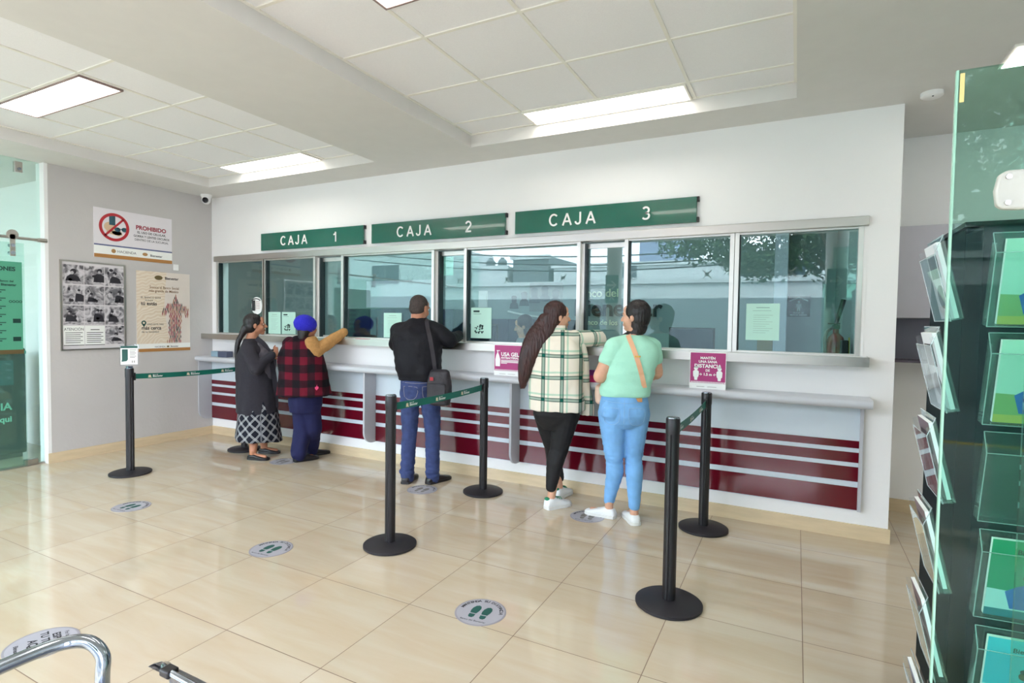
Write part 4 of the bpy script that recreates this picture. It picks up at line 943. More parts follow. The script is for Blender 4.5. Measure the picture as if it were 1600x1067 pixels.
for i in range(6):
    zb = 1.475 - .252 * i
    fr = pocket((2.272, .80, zb), (.995, .1, 0), (.1, -.995, 0), tilt=.045, d=.03, w=.22)
    if kf[i]: brochure(fr, kf[i], '%s %s brochure facing the camera behind the right glass' % (names[i], {'mint': 'mint and blue', 'green': 'dark green', 'blue': 'sky blue'}[kf[i]]))
# wire loops of a chair behind the glass
# ------------------------------------------------------------------ waiting bench in the left foreground
t = thing('waiting_bench', 'steel waiting bench with chrome loop armrest at the lower left corner', 'bench', (.3, -.9, 0))
arm = [(.19, -.98, .67), (.19, -.72, .68), (.195, -.50, .688), (.21, -.41, .69), (.245, -.365, .685), (.28, -.35, .655), (.29, -.355, .61), (.29, -.36, .5), (.29, -.37, .42)]
part('armrest', MB().tube(arm, .0155, 18), CHROME, t, smooth=True)
part('seat_beam', MB().box(.1, 1.35, -.66, -.60, .32, .38), BLACK, t, bevel=.004)
PERF = pm('perforated_steel', (150, 150, 156), .3, .9, bump=.3, bscale=260)
def slab(x0, x1):
    m = MB(); prof = [(-.32, .44), (-.36, .425), (-.6, .42), (-.8, .41), (-.86, .42)]
    vs = []; fs = []
    for i, (y, z) in enumerate(prof): vs += [(x0, y, z), (x1, y, z), (x0, y, z - .012), (x1, y, z - .012)]
    for i in range(len(prof) - 1):
        a = 4 * i; b_ = a + 4; fs += [(a, a + 1, b_ + 1, b_), (a + 2, b_ + 2, b_ + 3, a + 3), (a, b_, b_ + 2, a + 2), (a + 1, a + 3, b_ + 3, b_ + 1)]
    fs += [(0, 2, 3, 1), (16, 17, 19, 18)]
    return m.add(vs, fs)
part('seat', slab(.34, .88), PERF, t)
for x in (.25, 1.0): part('leg', MB().box(x - .02, x + .02, -.65, -.61, .03, .32).box(x - .03, x + .03, -.85, -.35, 0, .03), CHROME, t)
# backrest of the next seat, top rim seen
def back(x0, x1, y, z0, z1):
    m = MB(); n = 10; vs = []; fs = []
    for i in range(n + 1):
        u = i / n; z = z0 + (z1 - z0) * math.sin(u * PI / 2); yy = y - .03 * (u ** 3) * 2
        for x in (x0, x1): vs += [(x, yy, z), (x, yy + .012, z)]
    for i in range(n):
        a = 4 * i; b_ = a + 4; fs += [(a, a + 2, b_ + 2, b_), (a + 1, b_ + 1, b_ + 3, a + 3), (a, b_, b_ + 1, a + 1), (a + 2, a + 3, b_ + 3, b_ + 2)]
    return m.add(vs, fs)
part('backrest', back(.555, 1.05, -.34, .40, .738), PERF, t, smooth=True)
part('backrest_rim', MB().tube([(.545, -.33, .42), (.545, -.335, .6), (.548, -.35, .70), (.575, -.38, .735), (.63, -.395, .743), (.8, -.40, .743), (1.05, -.40, .743)], .007, 10), CHROME, t, smooth=True)
part('end_cap', MB().box(.60, .63, -.405, -.38, .734, .750), BLACK, t, bevel=.004)
# ------------------------------------------------------------------ people
from mathutils.bvhtree import BVHTree
SKIN1 = pm('skin_tan', (186, 128, 98), .5, sub=.08, noise_amt=.06, scale=30); SKIN2 = pm('skin_light', (214, 164, 136), .5, sub=.08, noise_amt=.05, scale=30)
HAIRB = pm('black_hair', (26, 20, 22), .35, noise_amt=.4, scale=60, stretch=(1, 1, .12), bump=.5, bscale=160)
HAIRR = pm('dark_auburn_hair', (58, 28, 26), .35, noise_amt=.45, scale=60, stretch=(1, 1, .1), bump=.6, bscale=150)
HAIRG = pm('short_grey_brown_hair', (70, 58, 54), .6, noise_amt=.5, scale=90, bump=.6, bscale=250)
LIP = pm('lips', (150, 78, 72), .45); EYE = pm('eye_dark', (30, 22, 20), .2)
def organic(name, mb, voxel, smooth, mat, parent, disp=None, cuv=None, label=None, factor=.5):
    me = mb.mesh(name); o = bpy.data.objects.new(name, me); COL.objects.link(o)
    r = o.modifiers.new('r', 'REMESH'); r.mode = 'VOXEL'; r.voxel_size = voxel
    if smooth:
        s = o.modifiers.new('s', 'SMOOTH'); s.iterations = smooth; s.factor = factor
    bpy.context.view_layer.update(); dg = bpy.context.evaluated_depsgraph_get()
    m2 = bpy.data.meshes.new_from_object(o.evaluated_get(dg)); bpy.data.objects.remove(o); bpy.data.meshes.remove(me)
    if disp:
        nn = [v.normal.copy() for v in m2.vertices]
        for v, n in zip(m2.vertices, nn): v.co = v.co + n * disp(v.co, n)
    if cuv:
        at = m2.attributes.new('cuv', 'FLOAT_VECTOR', 'POINT')
        for i, v in enumerate(m2.vertices): at.data[i].vector = cuv(v.co)
    bvh = BVHTree.FromPolygons([v.co.copy() for v in m2.vertices], [tuple(p.vertices) for p in m2.polygons])
    off = wloc(parent)
    for v in m2.vertices: v.co = v.co - off
    m2.name = name; p = part(name, m2, mat, parent, smooth='all', label=label)
    for q in m2.polygons: q.use_smooth = True
    return p, bvh
def nz(p, s): return noise.noise(Vector((p.x * s[0], p.y * s[1], p.z * s[2])))
def folds(a=.006, s=(9, 9, 16)):
    return lambda p, n: a * (nz(p, s) + .5 * nz(p, (s[0] * 2.1, s[1] * 2.1, s[2] * 2.3)))
def ribbon(mb, pts, w, t, nrm):
    pts = spline([Vector(p) for p in pts], 5) if len(pts) > 2 else [Vector(p) for p in pts]
    vs = []; fs = []
    for i, p in enumerate(pts):
        d = (pts[min(i + 1, len(pts) - 1)] - pts[max(i - 1, 0)]).normalized(); n_ = Vector(nrm); s = d.cross(n_).normalized(); n_ = s.cross(d)
        vs += [p - s * w / 2, p + s * w / 2, p + s * w / 2 + n_ * t, p - s * w / 2 + n_ * t]
    for i in range(len(pts) - 1):
        for k in range(4): fs.append((4 * i + k, 4 * i + 4 + k, 4 * i + 4 + (k + 1) % 4, 4 * i + (k + 1) % 4))
    m = 4 * (len(pts) - 1); fs += [(0, 1, 2, 3), (m + 3, m + 2, m + 1, m)]
    return mb.add([tuple(v) for v in vs], fs)
def rot(v, deg):
    a = math.radians(deg); return Vector((v.x * math.cos(a) - v.y * math.sin(a), v.x * math.sin(a) + v.y * math.cos(a), 0))
UPV = Vector((0, 0, 1))
def head_axes(F, pitch=0, roll=0):
    F = Vector(F).normalized(); X = F.cross(UPV).normalized(); U = X.cross(F)
    F2 = F * math.cos(math.radians(pitch)) + U * math.sin(math.radians(pitch)); U = X.cross(F2)
    a = math.radians(roll); X2 = X * math.cos(a) + U * math.sin(a); U2 = U * math.cos(a) - X * math.sin(a)
    return X2, F2, U2
def head(mb, c, ax, s=1.0, ears=True, nose=1.0):
    X, F, U = ax; c = Vector(c)
    P = lambda x, y, z: c + X * (x * s) + F * (y * s) + U * (z * s)
    E_ = lambda x, y, z, a, b_, d: mb.ell(P(x, y, z), (a * s, b_ * s, d * s), (X, F, U), 18, 12)
    E_(0, -.012, .030, .072, .090, .082); E_(0, .028, -.022, .060, .060, .080); E_(0, .010, -.050, .056, .060, .045)
    E_(0, .062, -.088, .026, .024, .020); E_(-.032, .055, -.032, .026, .026, .028); E_(.032, .055, -.032, .026, .026, .028)
    mb.cap(P(-.036, .074, .022), P(.036, .074, .022), .013 * s, .013 * s); mb.ell(P(0, .062, .05), (.045 * s, .028 * s, .035 * s), (X, F, U))
    mb.cap(P(0, .084, .012), P(0, .104 * nose, -.026), .009 * s, .013 * s, 10); E_(.010, .092, -.030, .008, .009, .007); E_(-.010, .092, -.030, .008, .009, .007)
    E_(0, .080, -.056, .023, .014, .008); E_(0, .078, -.067, .020, .013, .008)
    if ears:
        for sg in (-1, 1): E_(sg * .073, -.008, -.008, .009, .019, .032)
    return P
def face_bits(root, P, ax, s=1.0, brow=None):
    X, F, U = ax
    for sg in (-1, 1):
        m = MB(); m.ell(P(sg * .030, .0775, .004), (.0125 * s, .008 * s, .006 * s), (X, F, U), 12, 8); e = part('eye', m, pm('eye_white', (206, 198, 190), .3), root, smooth=True)
        m = MB(); m.ell(P(sg * .030, .0835, .004), (.0055 * s, .003 * s, .0055 * s), (X, F, U), 10, 8); part('iris', m, EYE, e, smooth=True)
        m = MB(); m.tube([P(sg * .014, .0865, .022), P(sg * .03, .086, .028), P(sg * .048, .075, .023)], .0035 * s, 6); part('eyebrow', m, brow or HAIRB, root, smooth=True)
    m = MB(); m.ell(P(0, .0885, -.0575), (.021 * s, .0075 * s, .0045 * s), (X, F, U), 14, 8).ell(P(0, .0865, -.0665), (.018 * s, .0075 * s, .0055 * s), (X, F, U), 14, 8); part('lips', m, LIP, root, smooth=True)
def hand(mb, wr, d, palm_n, s=1.0, curl=.5, side=1):
    """palm plus five separate fingers; d = pointing direction, palm_n = direction the palm faces"""
    d = Vector(d).normalized(); n = Vector(palm_n); n = (n - d * n.dot(d)).normalized(); x = d.cross(n) * side
    wr = Vector(wr); pc = wr + d * (.045 * s)
    mb.ell(pc, (.040 * s, .048 * s, .015 * s), (x, d, n), 16, 10)
    for k, (o, L) in enumerate(((-.030, .062), (-.010, .072), (.010, .068), (.029, .054))):
        b_ = wr + d * (.082 * s) + x * (o * s); a1 = curl * .7; a2 = curl * 1.5
        q1 = b_ + (d * math.cos(a1) + n * math.sin(a1)) * (L * .5 * s); q2 = q1 + (d * math.cos(a2) + n * math.sin(a2)) * (L * .5 * s)
        mb.cap(wr + d * (.05 * s) + x * (o * .8 * s), b_, .010 * s, .0095 * s, 8).cap(b_, q1, .0092 * s, .0085 * s, 8).cap(q1, q2, .0085 * s, .007 * s, 8)
    t0 = wr + d * (.025 * s) - x * (.028 * s); t1 = t0 + (d * .6 - x * .8 + n * .3).normalized() * (.038 * s); t2 = t1 + (d * .9 - x * .2 + n * .4).normalized() * (.03 * s)
    mb.cap(t0, t1, .012 * s, .010 * s, 8).cap(t1, t2, .010 * s, .008 * s, 8)
def torso(mb, J, F, W, lift=0, n=32, pw=2.2, Fp=None):
    """W: list of (joint or (a,b,t), dz, half width, half depth, forward shift)"""
    R = Vector(F).cross(UPV); rings = []
    for w in W:
        j = w[0]; c = J[j] if isinstance(j, str) else J[j[0]].lerp(J[j[1]], j[2])
        rings.append((c + UPV * w[1] + Vector(F) * (w[4] if len(w) > 4 else 0), R * w[2], Vector(F) * w[3]))
    # refine with splines
    cs = spline([r[0] for r in rings], 4); us = spline([r[1] for r in rings], 4); vs = spline([r[2] for r in rings], 4)
    mb.loft(list(zip(cs, us, vs)), n, True, pw)
def yoke(m, J, r=.07, rn=.06, dz=.045):
    for s in 'RL': m.cap(J['nck'] - UPV * dz, J['sh' + s], rn, r)
def lower_shoulders(J, dz, k=.12):
    for s in 'RL': J['sh' + s] = J['sh' + s].lerp(J['chs'] + UPV * .1, k) - UPV * dz
def limb(mb, a, b_, c, r0, r1, r2, r3=None):
    mb.cap(a, b_, r0, r1).cap(b_, c, r1 * (1.0), r2)
def shoe(root, he, to, mat, sole_mat=None, h=.075, w=.044, open_=False, label=None, extra=None, minL=.25):
    he = Vector(he); to = Vector(to); d = (to - he).normalized(); L = max((to - he).length, minL); sgn = d.cross(UPV)
    m = MB(); prof = [(0.0, .55, .50, 0), (.05, .8, .85, 0), (.18, .9, 1.0, 0), (.34, .88, .98, 0), (.5, .95, .78, 0), (.68, 1.08, .60, 0), (.84, 1.0, .46, 0), (.95, .72, .36, 0), (1.0, .4, .25, 0)]
    rings = []
    for u, ww, hh, _ in prof:
        c = he + d * (L * u) + UPV * (.008 + h * hh / 2); rings.append((c, sgn * (w * ww), UPV * (h * hh / 2)))
    m.loft(rings, 20, True, 2.6)
    so, _b = organic('shoe', m, .006, 4, mat, root, label=label)
    m = MB(); vs = []; pts = []
    for u, ww in ((0, .5), (.04, .85), (.2, .98), (.45, .98), (.7, 1.14), (.88, 1.0), (.97, .7), (1.0, .35)): pts.append((u, ww))
    poly = [(L * u, w * ww) for u, ww in pts] + [(L * u, -w * ww) for u, ww in reversed(pts)]
    m.set(tuple(he + UPV * .001), tuple(d), tuple(-sgn)); m.z = UPV; m.prism(poly, 0, .022); part('sole', m, sole_mat or BLACK, so, smooth=True)
    return so
def plaid_mat(name, fn, rough=.85):
    def build(n, b):
        at = n.nodes.new('ShaderNodeAttribute'); at.attribute_name = 'cuv'; sp = n.nodes.new('ShaderNodeSeparateXYZ'); n.links.new(at.outputs['Vector'], sp.inputs[0])
        n.links.new(fn(n, sp.outputs[0], sp.outputs[1]), b.inputs['Base Color']); b.inputs['Roughness'].default_value = rough; b.inputs['Specular IOR Level'].default_value = .2
    return checks(name, build)
def _gp(n, u, v):
    base = lin((232, 224, 208)); mint = lin((120, 190, 160)); teal = lin((44, 122, 104)); dk = lin((14, 54, 50))
    def fam(c, per, off):
        c = math_node(n, 'ADD', c, off)
        return stripe(n, c, per, 0, .028), math_node(n, 'ADD', stripe(n, c, per, 0, .006), stripe(n, c, per, .023, .030)), stripe(n, c, per, .048, .062)
    a, da, ma = fam(v, .168, 5.03); b_, db, mb_ = fam(u, .145, 5.0)
    k = mixc(n, math_node(n, 'MULTIPLY', ma, .55), base, mint); k = mixc(n, math_node(n, 'MULTIPLY', mb_, .55), k, mint)
    k = mixc(n, math_node(n, 'MULTIPLY', a, .6), k, teal); k = mixc(n, math_node(n, 'MULTIPLY', b_, .65), k, teal)
    k = mixc(n, math_node(n, 'MULTIPLY', a, b_), k, lin((10, 90, 76))); k = mixc(n, math_node(n, 'MULTIPLY', math_node(n, 'MAXIMUM', da, db), .75), k, dk)
    return k
PLG = plaid_mat('cream_and_green_plaid', _gp)
def _rb(n, u, v):
    red = lin((100, 16, 36)); mid = lin((50, 14, 26)); bl = lin((20, 16, 22))
    a = stripe(n, math_node(n, 'ADD', u, 5), .14, 0, .07); b_ = stripe(n, math_node(n, 'ADD', v, 5), .15, 0, .075)
    k = mixc(n, math_node(n, 'MAXIMUM', a, b_), bl, mid); k = mixc(n, math_node(n, 'MULTIPLY', a, b_), k, red)
    return k
RBP = plaid_mat('red_black_plaid', _rb)
def _sk(n, u, v):
    p = math_node(n, 'ADD', math_node(n, 'ADD', u, v), 9); q = math_node(n, 'ADD', math_node(n, 'SUBTRACT', u, v), 9)
    def f(c): return math_node(n, 'ADD', stripe(n, c, .105, 0, .0055), stripe(n, c, .105, .016, .0215))
    return mixc(n, math_node(n, 'MINIMUM', math_node(n, 'MAXIMUM', f(p), f(q)), 1.0), lin((30, 32, 42)), lin((206, 208, 210)))
SKP = plaid_mat('black_skirt_white_check', _sk)
CARD = pm('charcoal_knit', (44, 42, 50), .9, bump=.4, bscale=120, noise_amt=.1, scale=40); GSH = pm('grey_blouse', (84, 80, 88), .8)
DEN = pm('dark_blue_denim', (52, 66, 112), .85, noise_amt=.25, scale=22, bump=.25, bscale=300); DENL = pm('light_blue_denim', (122, 176, 228), .85, noise_amt=.12, scale=14, bump=.2, bscale=300)
NVY = pm('navy_trousers', (18, 22, 70), .85, noise_amt=.1); LEG = pm('black_leggings', (16, 15, 18), .75)
JKT = pm('black_jacket', (15, 15, 23), .68, spec=.3, noise_amt=.15, scale=14, bump=.3, bscale=35); MINT = pm('mint_tee', (170, 228, 204), .85, noise_amt=.03, scale=12, bump=.2, bscale=120)
TAN = pm('tan_fleece', (188, 140, 84), .95, bump=.9, bscale=130, noise_amt=.12, scale=40); BLUE = pm('royal_blue_knit', (36, 34, 190), .8, bump=.6, bscale=110)
SHOEB = pm('black_shoe', (30, 26, 28), .35); SHOEW = pm('white_shoe', (232, 234, 234), .5); SOLEW = pm('white_sole', (222, 222, 218), .6)
JN = {
'P1': {'pel': (-3.356, 2.936, 0.604), 'wst': (-3.368, 2.938, 0.822), 'chs': (-3.406, 2.929, 1.074), 'nck': (-3.447, 2.915, 1.237), 'head': (-3.385, 2.953, 1.375), 'shR': (-3.331, 2.803, 1.15), 'shL': (-3.521, 3.043, 1.155), 'elR': (-3.21, 2.799, 0.936), 'elL': (-3.471, 3.092, 0.93), 'wrR': (-3.171, 2.971, 1.068), 'wrL': (-3.268, 3.068, 1.08), 'hipR': (-3.303, 2.87, 0.548), 'hipL': (-3.405, 2.998, 0.551), 'knR': (-3.307, 2.857, 0.279), 'knL': (-3.384, 2.997, 0.275), 'heR': (-3.272, 2.753, 0.0), 'toR': (-3.055, 2.819, 0.0), 'heL': (-3.411, 2.994, 0.0), 'toL': (-3.23, 3.067, 0.0), 'view': (-0.786, 0.618, 0.0), 'rt': (0.618, 0.786, 0.0)},
'P2': {'pel': (-2.752, 3.034, 0.652), 'wst': (-2.77, 3.034, 0.863), 'chs': (-2.801, 3.029, 1.114), 'nck': (-2.794, 3.039, 1.272), 'head': (-2.756, 3.063, 1.372), 'shR': (-2.662, 3.06, 1.236), 'shL': (-2.932, 2.988, 1.203), 'elR': (-2.619, 3.079, 1.151), 'elL': (-2.973, 2.934, 0.965), 'wrR': (-2.567, 3.358, 1.286), 'wrL': (-3.098, 3.149, 0.924), 'hipR': (-2.697, 3.06, 0.587), 'hipL': (-2.815, 2.999, 0.585), 'knR': (-2.678, 3.059, 0.336), 'knL': (-2.756, 2.996, 0.325), 'heL': (-2.772, 2.896, 0.0), 'toL': (-2.687, 3.128, 0.0), 'heR': (-2.852, 3.126, 0.0), 'toR': (-2.787, 3.295, 0.0), 'view': (-0.737, 0.676, 0.0), 'rt': (0.676, 0.737, 0.0)},
'P3': {'pel': (-1.281, 2.998, 0.866), 'wst': (-1.297, 2.998, 1.045), 'chs': (-1.314, 2.999, 1.288), 'nck': (-1.314, 3.007, 1.467), 'head': (-1.302, 3.017, 1.566), 'shR': (-1.125, 3.067, 1.395), 'shL': (-1.487, 2.914, 1.378), 'elR': (-1.02, 3.15, 1.275), 'elL': (-1.532, 2.918, 1.226), 'wrR': (-1.146, 3.375, 1.229), 'wrL': (-1.571, 3.181, 1.264), 'hipR': (-1.202, 3.037, 0.816), 'hipL': (-1.357, 2.957, 0.813), 'knR': (-1.166, 3.041, 0.469), 'knL': (-1.351, 2.946, 0.466), 'heL': (-1.324, 2.842, 0.0), 'toL': (-1.406, 3.099, 0.0), 'heR': (-1.153, 2.941, 0.0), 'toR': (-1.092, 3.208, 0.0), 'view': (-0.59, 0.807, 0.0), 'rt': (0.807, 0.59, 0.0)},
'P4': {'pel': (0.045, 3.028, 0.772), 'wst': (0.03, 3.029, 0.966), 'chs': (0.041, 3.045, 1.212), 'nck': (0.036, 3.05, 1.401), 'head': (0.019, 3.046, 1.509), 'shR': (0.167, 3.081, 1.338), 'shL': (-0.069, 3.037, 1.312), 'elR': (0.286, 3.264, 1.3), 'elL': (-0.081, 3.204, 1.13), 'wrR': (0.125, 3.407, 1.308), 'wrL': (0.038, 3.381, 1.218), 'hipR': (0.122, 3.044, 0.741), 'hipL': (-0.047, 3.024, 0.728), 'knR': (0.088, 2.98, 0.446), 'knL': (-0.003, 3.079, 0.436), 'heR': (0.031, 2.864, 0.0), 'toR': (0.153, 3.072, 0.0), 'heL': (0.004, 3.134, 0.0), 'toL': (0.028, 3.303, 0.0), 'view': (-0.384, 0.923, 0.0), 'rt': (0.923, 0.384, 0.0)},
'P5': {'pel': (0.622, 2.936, 0.862), 'wst': (0.63, 2.946, 1.023), 'chs': (0.662, 2.971, 1.226), 'nck': (0.669, 2.982, 1.382), 'head': (0.678, 2.992, 1.509), 'shR': (0.791, 3.075, 1.312), 'shL': (0.538, 2.877, 1.31), 'elR': (0.816, 3.068, 1.099), 'elL': (0.466, 2.83, 1.07), 'wrR': (0.722, 3.217, 0.978), 'wrL': (0.352, 3.027, 0.987), 'hipR': (0.699, 2.973, 0.816), 'hipL': (0.54, 2.891, 0.814), 'knR': (0.713, 2.966, 0.486), 'knL': (0.554, 2.884, 0.47), 'heR': (0.746, 2.865, 0.0), 'toR': (0.611, 3.077, 0.0), 'heL': (0.571, 2.944, 0.0), 'toL': (0.366, 2.954, 0.0), 'view': (-0.273, 0.962, 0.0), 'rt': (0.962, 0.273, 0.0)},
}
def V3(d): return {k: Vector(v) for k, v in d.items()}
def body_mb(J, Ft, bulk, arms=True, legs=True, footR=None, footL=None):
    m = MB()
    torso(m, J, Ft, [('pel', -.08, .10 * bulk, .07 * bulk), ('pel', .0, .12 * bulk, .08 * bulk), ('wst', 0, .115 * bulk, .085 * bulk), ('chs', 0, .145 * bulk, .105 * bulk), (('chs', 'nck', .62), 0, .12, .075), ('nck', 0, .056, .056)])
    return m
def neck(m, J, hc, ax, r=.052): m.cap(J['nck'] - UPV * .02, hc + ax[2] * -.05 - ax[1] * .018, r * 1.12, r)
def leg_body(m, J, s, r=(.075, .05, .034)):
    h, k, he, to = J['hip' + s], J['kn' + s], J['he' + s], J['to' + s]; d = (to - he).normalized(); an = he + d * .055 + UPV * .085
    m.cap(h, k, r[0], r[1]).cap(k, an, r[1], r[2]); m.cap(an, he + d * .05 + UPV * .045, r[2], .03).cap(he + d * .04 + UPV * .04, he + d * .19 + UPV * .03, .028, .022)
    return an
def arm_body(m, J, s, r=(.048, .037, .026)):
    m.cap(J['sh' + s], J['el' + s], r[0], r[1]).cap(J['el' + s], J['wr' + s], r[1], r[2])
def cap_hair(m, P, ax, s=1.0, big=1.0):
    X, F, U = ax; E_ = lambda x, y, z, a, b_, d: m.ell(P(x, y, z), (a * s * big, b_ * s * big, d * s * big), (X, F, U), 24, 16)
    E_(0, -.024, .040, .083, .092, .086); E_(0, -.045, -.010, .078, .066, .082)
    return E_
def strand(a=.003, ax=None, f=150):
    return lambda p, n: a * noise.noise(Vector((p.x * f, p.y * f, p.z * 9))) + a * .35 * noise.noise(Vector((p.x * f * .35, p.y * f * .35, p.z * 5)))

# --- woman in charcoal cardigan and checked skirt
J = V3(JN['P1']); vd = J['view']; rt = J['rt']; Ft = rot(rt, 8); hc = J['head'] + Vector((-.015, -.012, .008)); J['nck'] = Vector((-3.44, 2.925, 1.235)); lower_shoulders(J, .02, .1)
R1 = thing('person', 'person in a charcoal cardigan and black checked skirt standing at the left of the counter', 'person', (-3.27, 2.93, 0))
ax = head_axes(rot(rt, 4), 4); m = body_mb(J, Ft, 1.1); P = head(m, hc, ax, 1.0, nose=1.04); neck(m, J, hc, ax, .055)
for s in 'RL': leg_body(m, J, s, (.08, .056, .036)); arm_body(m, J, s)
hand(m, J['wrR'] - rt * .02, rt * .6 + UPV * .2 + vd * .5, -UPV * .3 - rt * .3 + vd * .3, .95, 1.3, 1); hand(m, J['wrL'] - rt * .02, rt * .6 + UPV * .3 - vd * .5, -rt * .6 - vd * .3 + UPV * .1, .95, 1.3, 1)
organic('body', m, .0055, 3, SKIN1, R1); face_bits(R1, P, ax)
m = MB(); torso(m, J, Ft, [('pel', -.02, .17, .12, .0), ('wst', -.05, .155, .155, .015), (('wst', 'chs', .5), 0, .155, .17, .03), ('chs', 0, .165, .165, .05), (('chs', 'nck', .6), 0, .135, .09, .03), ('nck', 0, .065, .065, .0)])
organic('blouse', m, .009, 4, GSH, R1, folds(.005))
m = MB(); torso(m, J, Ft, [('pel', -.15, .215, .205, -.01), ('pel', 0, .205, .20, -.015), ('wst', -.02, .19, .185, -.02), ('chs', -.05, .18, .15, -.03), ('chs', .05, .17, .125, -.02), (('chs', 'nck', .7), 0, .135, .09, -.01), ('nck', .005, .07, .07, -.005)])
for s in 'RL': m.cap(J['sh' + s] + rt * -.01, J['el' + s], .078, .068).cap(J['el' + s], J['wr' + s] - rt * .01, .066, .046)
yoke(m, J, .078, .065)
organic('cardigan', m, .009, 5, CARD, R1, lambda p, n: .010 * nz(p, (14, 14, 3)) * (1 if p.z < 1.0 else .3) + .005 * nz(p, (11, 11, 18)))
m = MB(); ribbon(m, [J['nck'] + rt * .05 - vd * .075 + UPV * .01, J['chs'] + rt * .13 - vd * .10 + UPV * .05, J['wst'] + rt * .165 - vd * .10, J['pel'] + rt * .175 - vd * .09 - UPV * .1], .05, .012, -vd); part('cardigan_edge', m, CARD, R1, smooth=True)
# pleated skirt
vs = []; fs = []; n = 96; prof = [(.70, .17, .165), (.60, .185, .175), (.48, .20, .19), (.34, .215, .205), (.20, .235, .222), (.165, .24, .228)]
Rr = Ft.cross(UPV); cc = Vector((-3.36, 2.93, 0))
for z, a, b_ in prof:
    for k in range(n):
        t_ = 2 * PI * k / n; pl = 1 + (.035 * math.sin(t_ * 9 + 1.2 * math.sin(t_ * 2)) * (1.2 - z))
        q = cc.lerp(Vector((-3.335, 2.93, 0)), 1 - z) + Rr * (a * math.cos(t_) * pl) + Ft * (b_ * math.sin(t_) * pl); vs.append(Vector((q.x, q.y, z + .008 * math.sin(t_ * 3 + 1) - .02 * math.sin(t_) * (z < .3))))
for i in range(len(prof) - 1):
    for k in range(n): fs.append((i * n + k, i * n + (k + 1) % n, (i + 1) * n + (k + 1) % n, (i + 1) * n + k))
m = MB(); m.v = vs; m.f = fs; o = part('skirt', m, SKP, R1, smooth='all')
at = o.data.attributes.new('cuv', 'FLOAT_VECTOR', 'POINT')
for i in range(len(vs)): at.data[i].vector = (((i % n) / n) * 1.365 + (0), vs[i].z, 0)
sm = o.modifiers.new('solid', 'SOLIDIFY'); sm.thickness = .004
for s in 'RL': shoe(R1, J['he' + s], J['to' + s], SHOEB, BLACK, .05, .042, minL=.235)
m = MB(); E_ = cap_hair(m, P, ax, 1.0, 1.02); m.cap(P(0, -.09, -.02), P(0, -.125, -.075), .045, .036)
m.loft([(p, rt * w, vd * w * .9) for p, w in zip(spline([P(0, -.11, -.06), P(0, -.165, -.14), P(0, -.195, -.24), P(.0, -.205, -.36), P(0, -.215, -.46)], 4), [.036 - .0014 * i for i in range(17)])], 14)
organic('hair', m, .006, 3, HAIRB, R1, strand())
m = MB()
m.loft([(p, rt * w, vd * w) for p, w in zip(spline([P(0, -.214, -.44), P(0.01, -.222, -.5), P(0, -.214, -.55)], 4), [.012, .012, .011, .010, .009, .007, .005, .004, .002])], 10); part('hair_tail', m, HAIRB, R1, smooth=True)

# --- woman in royal blue beret and plaid vest
J = V3(JN['P2']); vd = J['view']; rt = J['rt']; Ft = rot(vd, -22); J['elR'] = Vector((-2.585, 3.01, 1.13)); J['wrR'] = Vector((-2.47, 3.27, 1.318)); J['shR'] = Vector((-2.655, 3.02, 1.215))
for q_ in ('pel', 'wst', 'chs', 'nck', 'head', 'shR', 'shL', 'hipR', 'hipL'): J[q_] = J[q_] - vd * .06
R2 = thing('person', 'person in royal blue beret and dark red plaid vest, tan sleeve on the ledge', 'person', (-2.78, 3.08, 0))
hc = J['head'] + Vector((.0, .0, .0)); ax = head_axes(rot(vd, -48), 0); m = body_mb(J, Ft, 1.0); P = head(m, hc, ax, .98); neck(m, J, hc, ax, .055)
J['wrL'] = Vector((-2.93, 3.20, 1.02)); J['elL'] = Vector((-2.985, 2.97, .98))
for s in 'RL': leg_body(m, J, s); arm_body(m, J, s)
hand(m, J['wrR'], Vector((-.5, .35, -.03)), Vector((0, 0, -1)), .9, .8, -1); hand(m, J['wrL'], Vector((.4, .8, .1)), Vector((0, 0, -1)), .9, .8, 1)
organic('body', m, .0055, 3, SKIN1, R2); face_bits(R2, P, ax)
m = MB(); torso(m, J, Ft, [('pel', .03, .272, .19, -.035), (('pel', 'wst', .6), 0, .252, .18, -.035), ('wst', .04, .237, .17, -.03), ('chs', -.05, .225, .16, -.015), ('chs', .06, .19, .13, -.01), (('chs', 'nck', .75), 0, .14, .095, -.01), ('nck', .01, .075, .075, 0)], pw=2.5)
_o, vbv = organic('vest', m, .009, 4, RBP, R2, lambda p, n: .012 * nz(p, (11, 11, 2.5)) + .004 * nz(p, (20, 20, 20)), cuv=lambda p: (p.dot(rt), p.z + .012 * nz(p, (6, 6, 6)), 0))
m = MB(); m.cap(J['shR'], J['elR'], .072, .075).cap(J['elR'], J['wrR'], .072, .05)
organic('sleeve', m, .008, 4, TAN, R2, lambda p, n: .010 * nz(p, (26, 8, 8)) + .004 * nz(p, (40, 40, 40)), label='tan fleece sleeve')
m = MB(); m.cap(J['shL'], J['elL'], .07, .06).cap(J['elL'], J['wrL'], .058, .045); organic('sleeve', m, .009, 4, RBP, R2, folds(.005), cuv=lambda p: (p.dot(rt), p.z, 0), label='red plaid sleeve')
m = MB(); hp = J['hipR'].lerp(J['hipL'], .5)
m.loft([(hp + UPV * .2, rt * .165, vd * .15), (hp + UPV * .0, rt * .165, vd * .15), (hp - UPV * .08, rt * .15, vd * .13)], 28)
for s, kx in (('R', 1), ('L', -1)):
    k = J['kn' + s]; he = J['he' + s]; d = (J['to' + s] - he).normalized(); m.cap(J['hip' + s].lerp(hp, .2), k, .092, .088).cap(k, he + d * .055 + UPV * .10, .088, .084); m.cap(he + d * .05 + UPV * .10, he + d * .06 + UPV * .065, .078, .072)
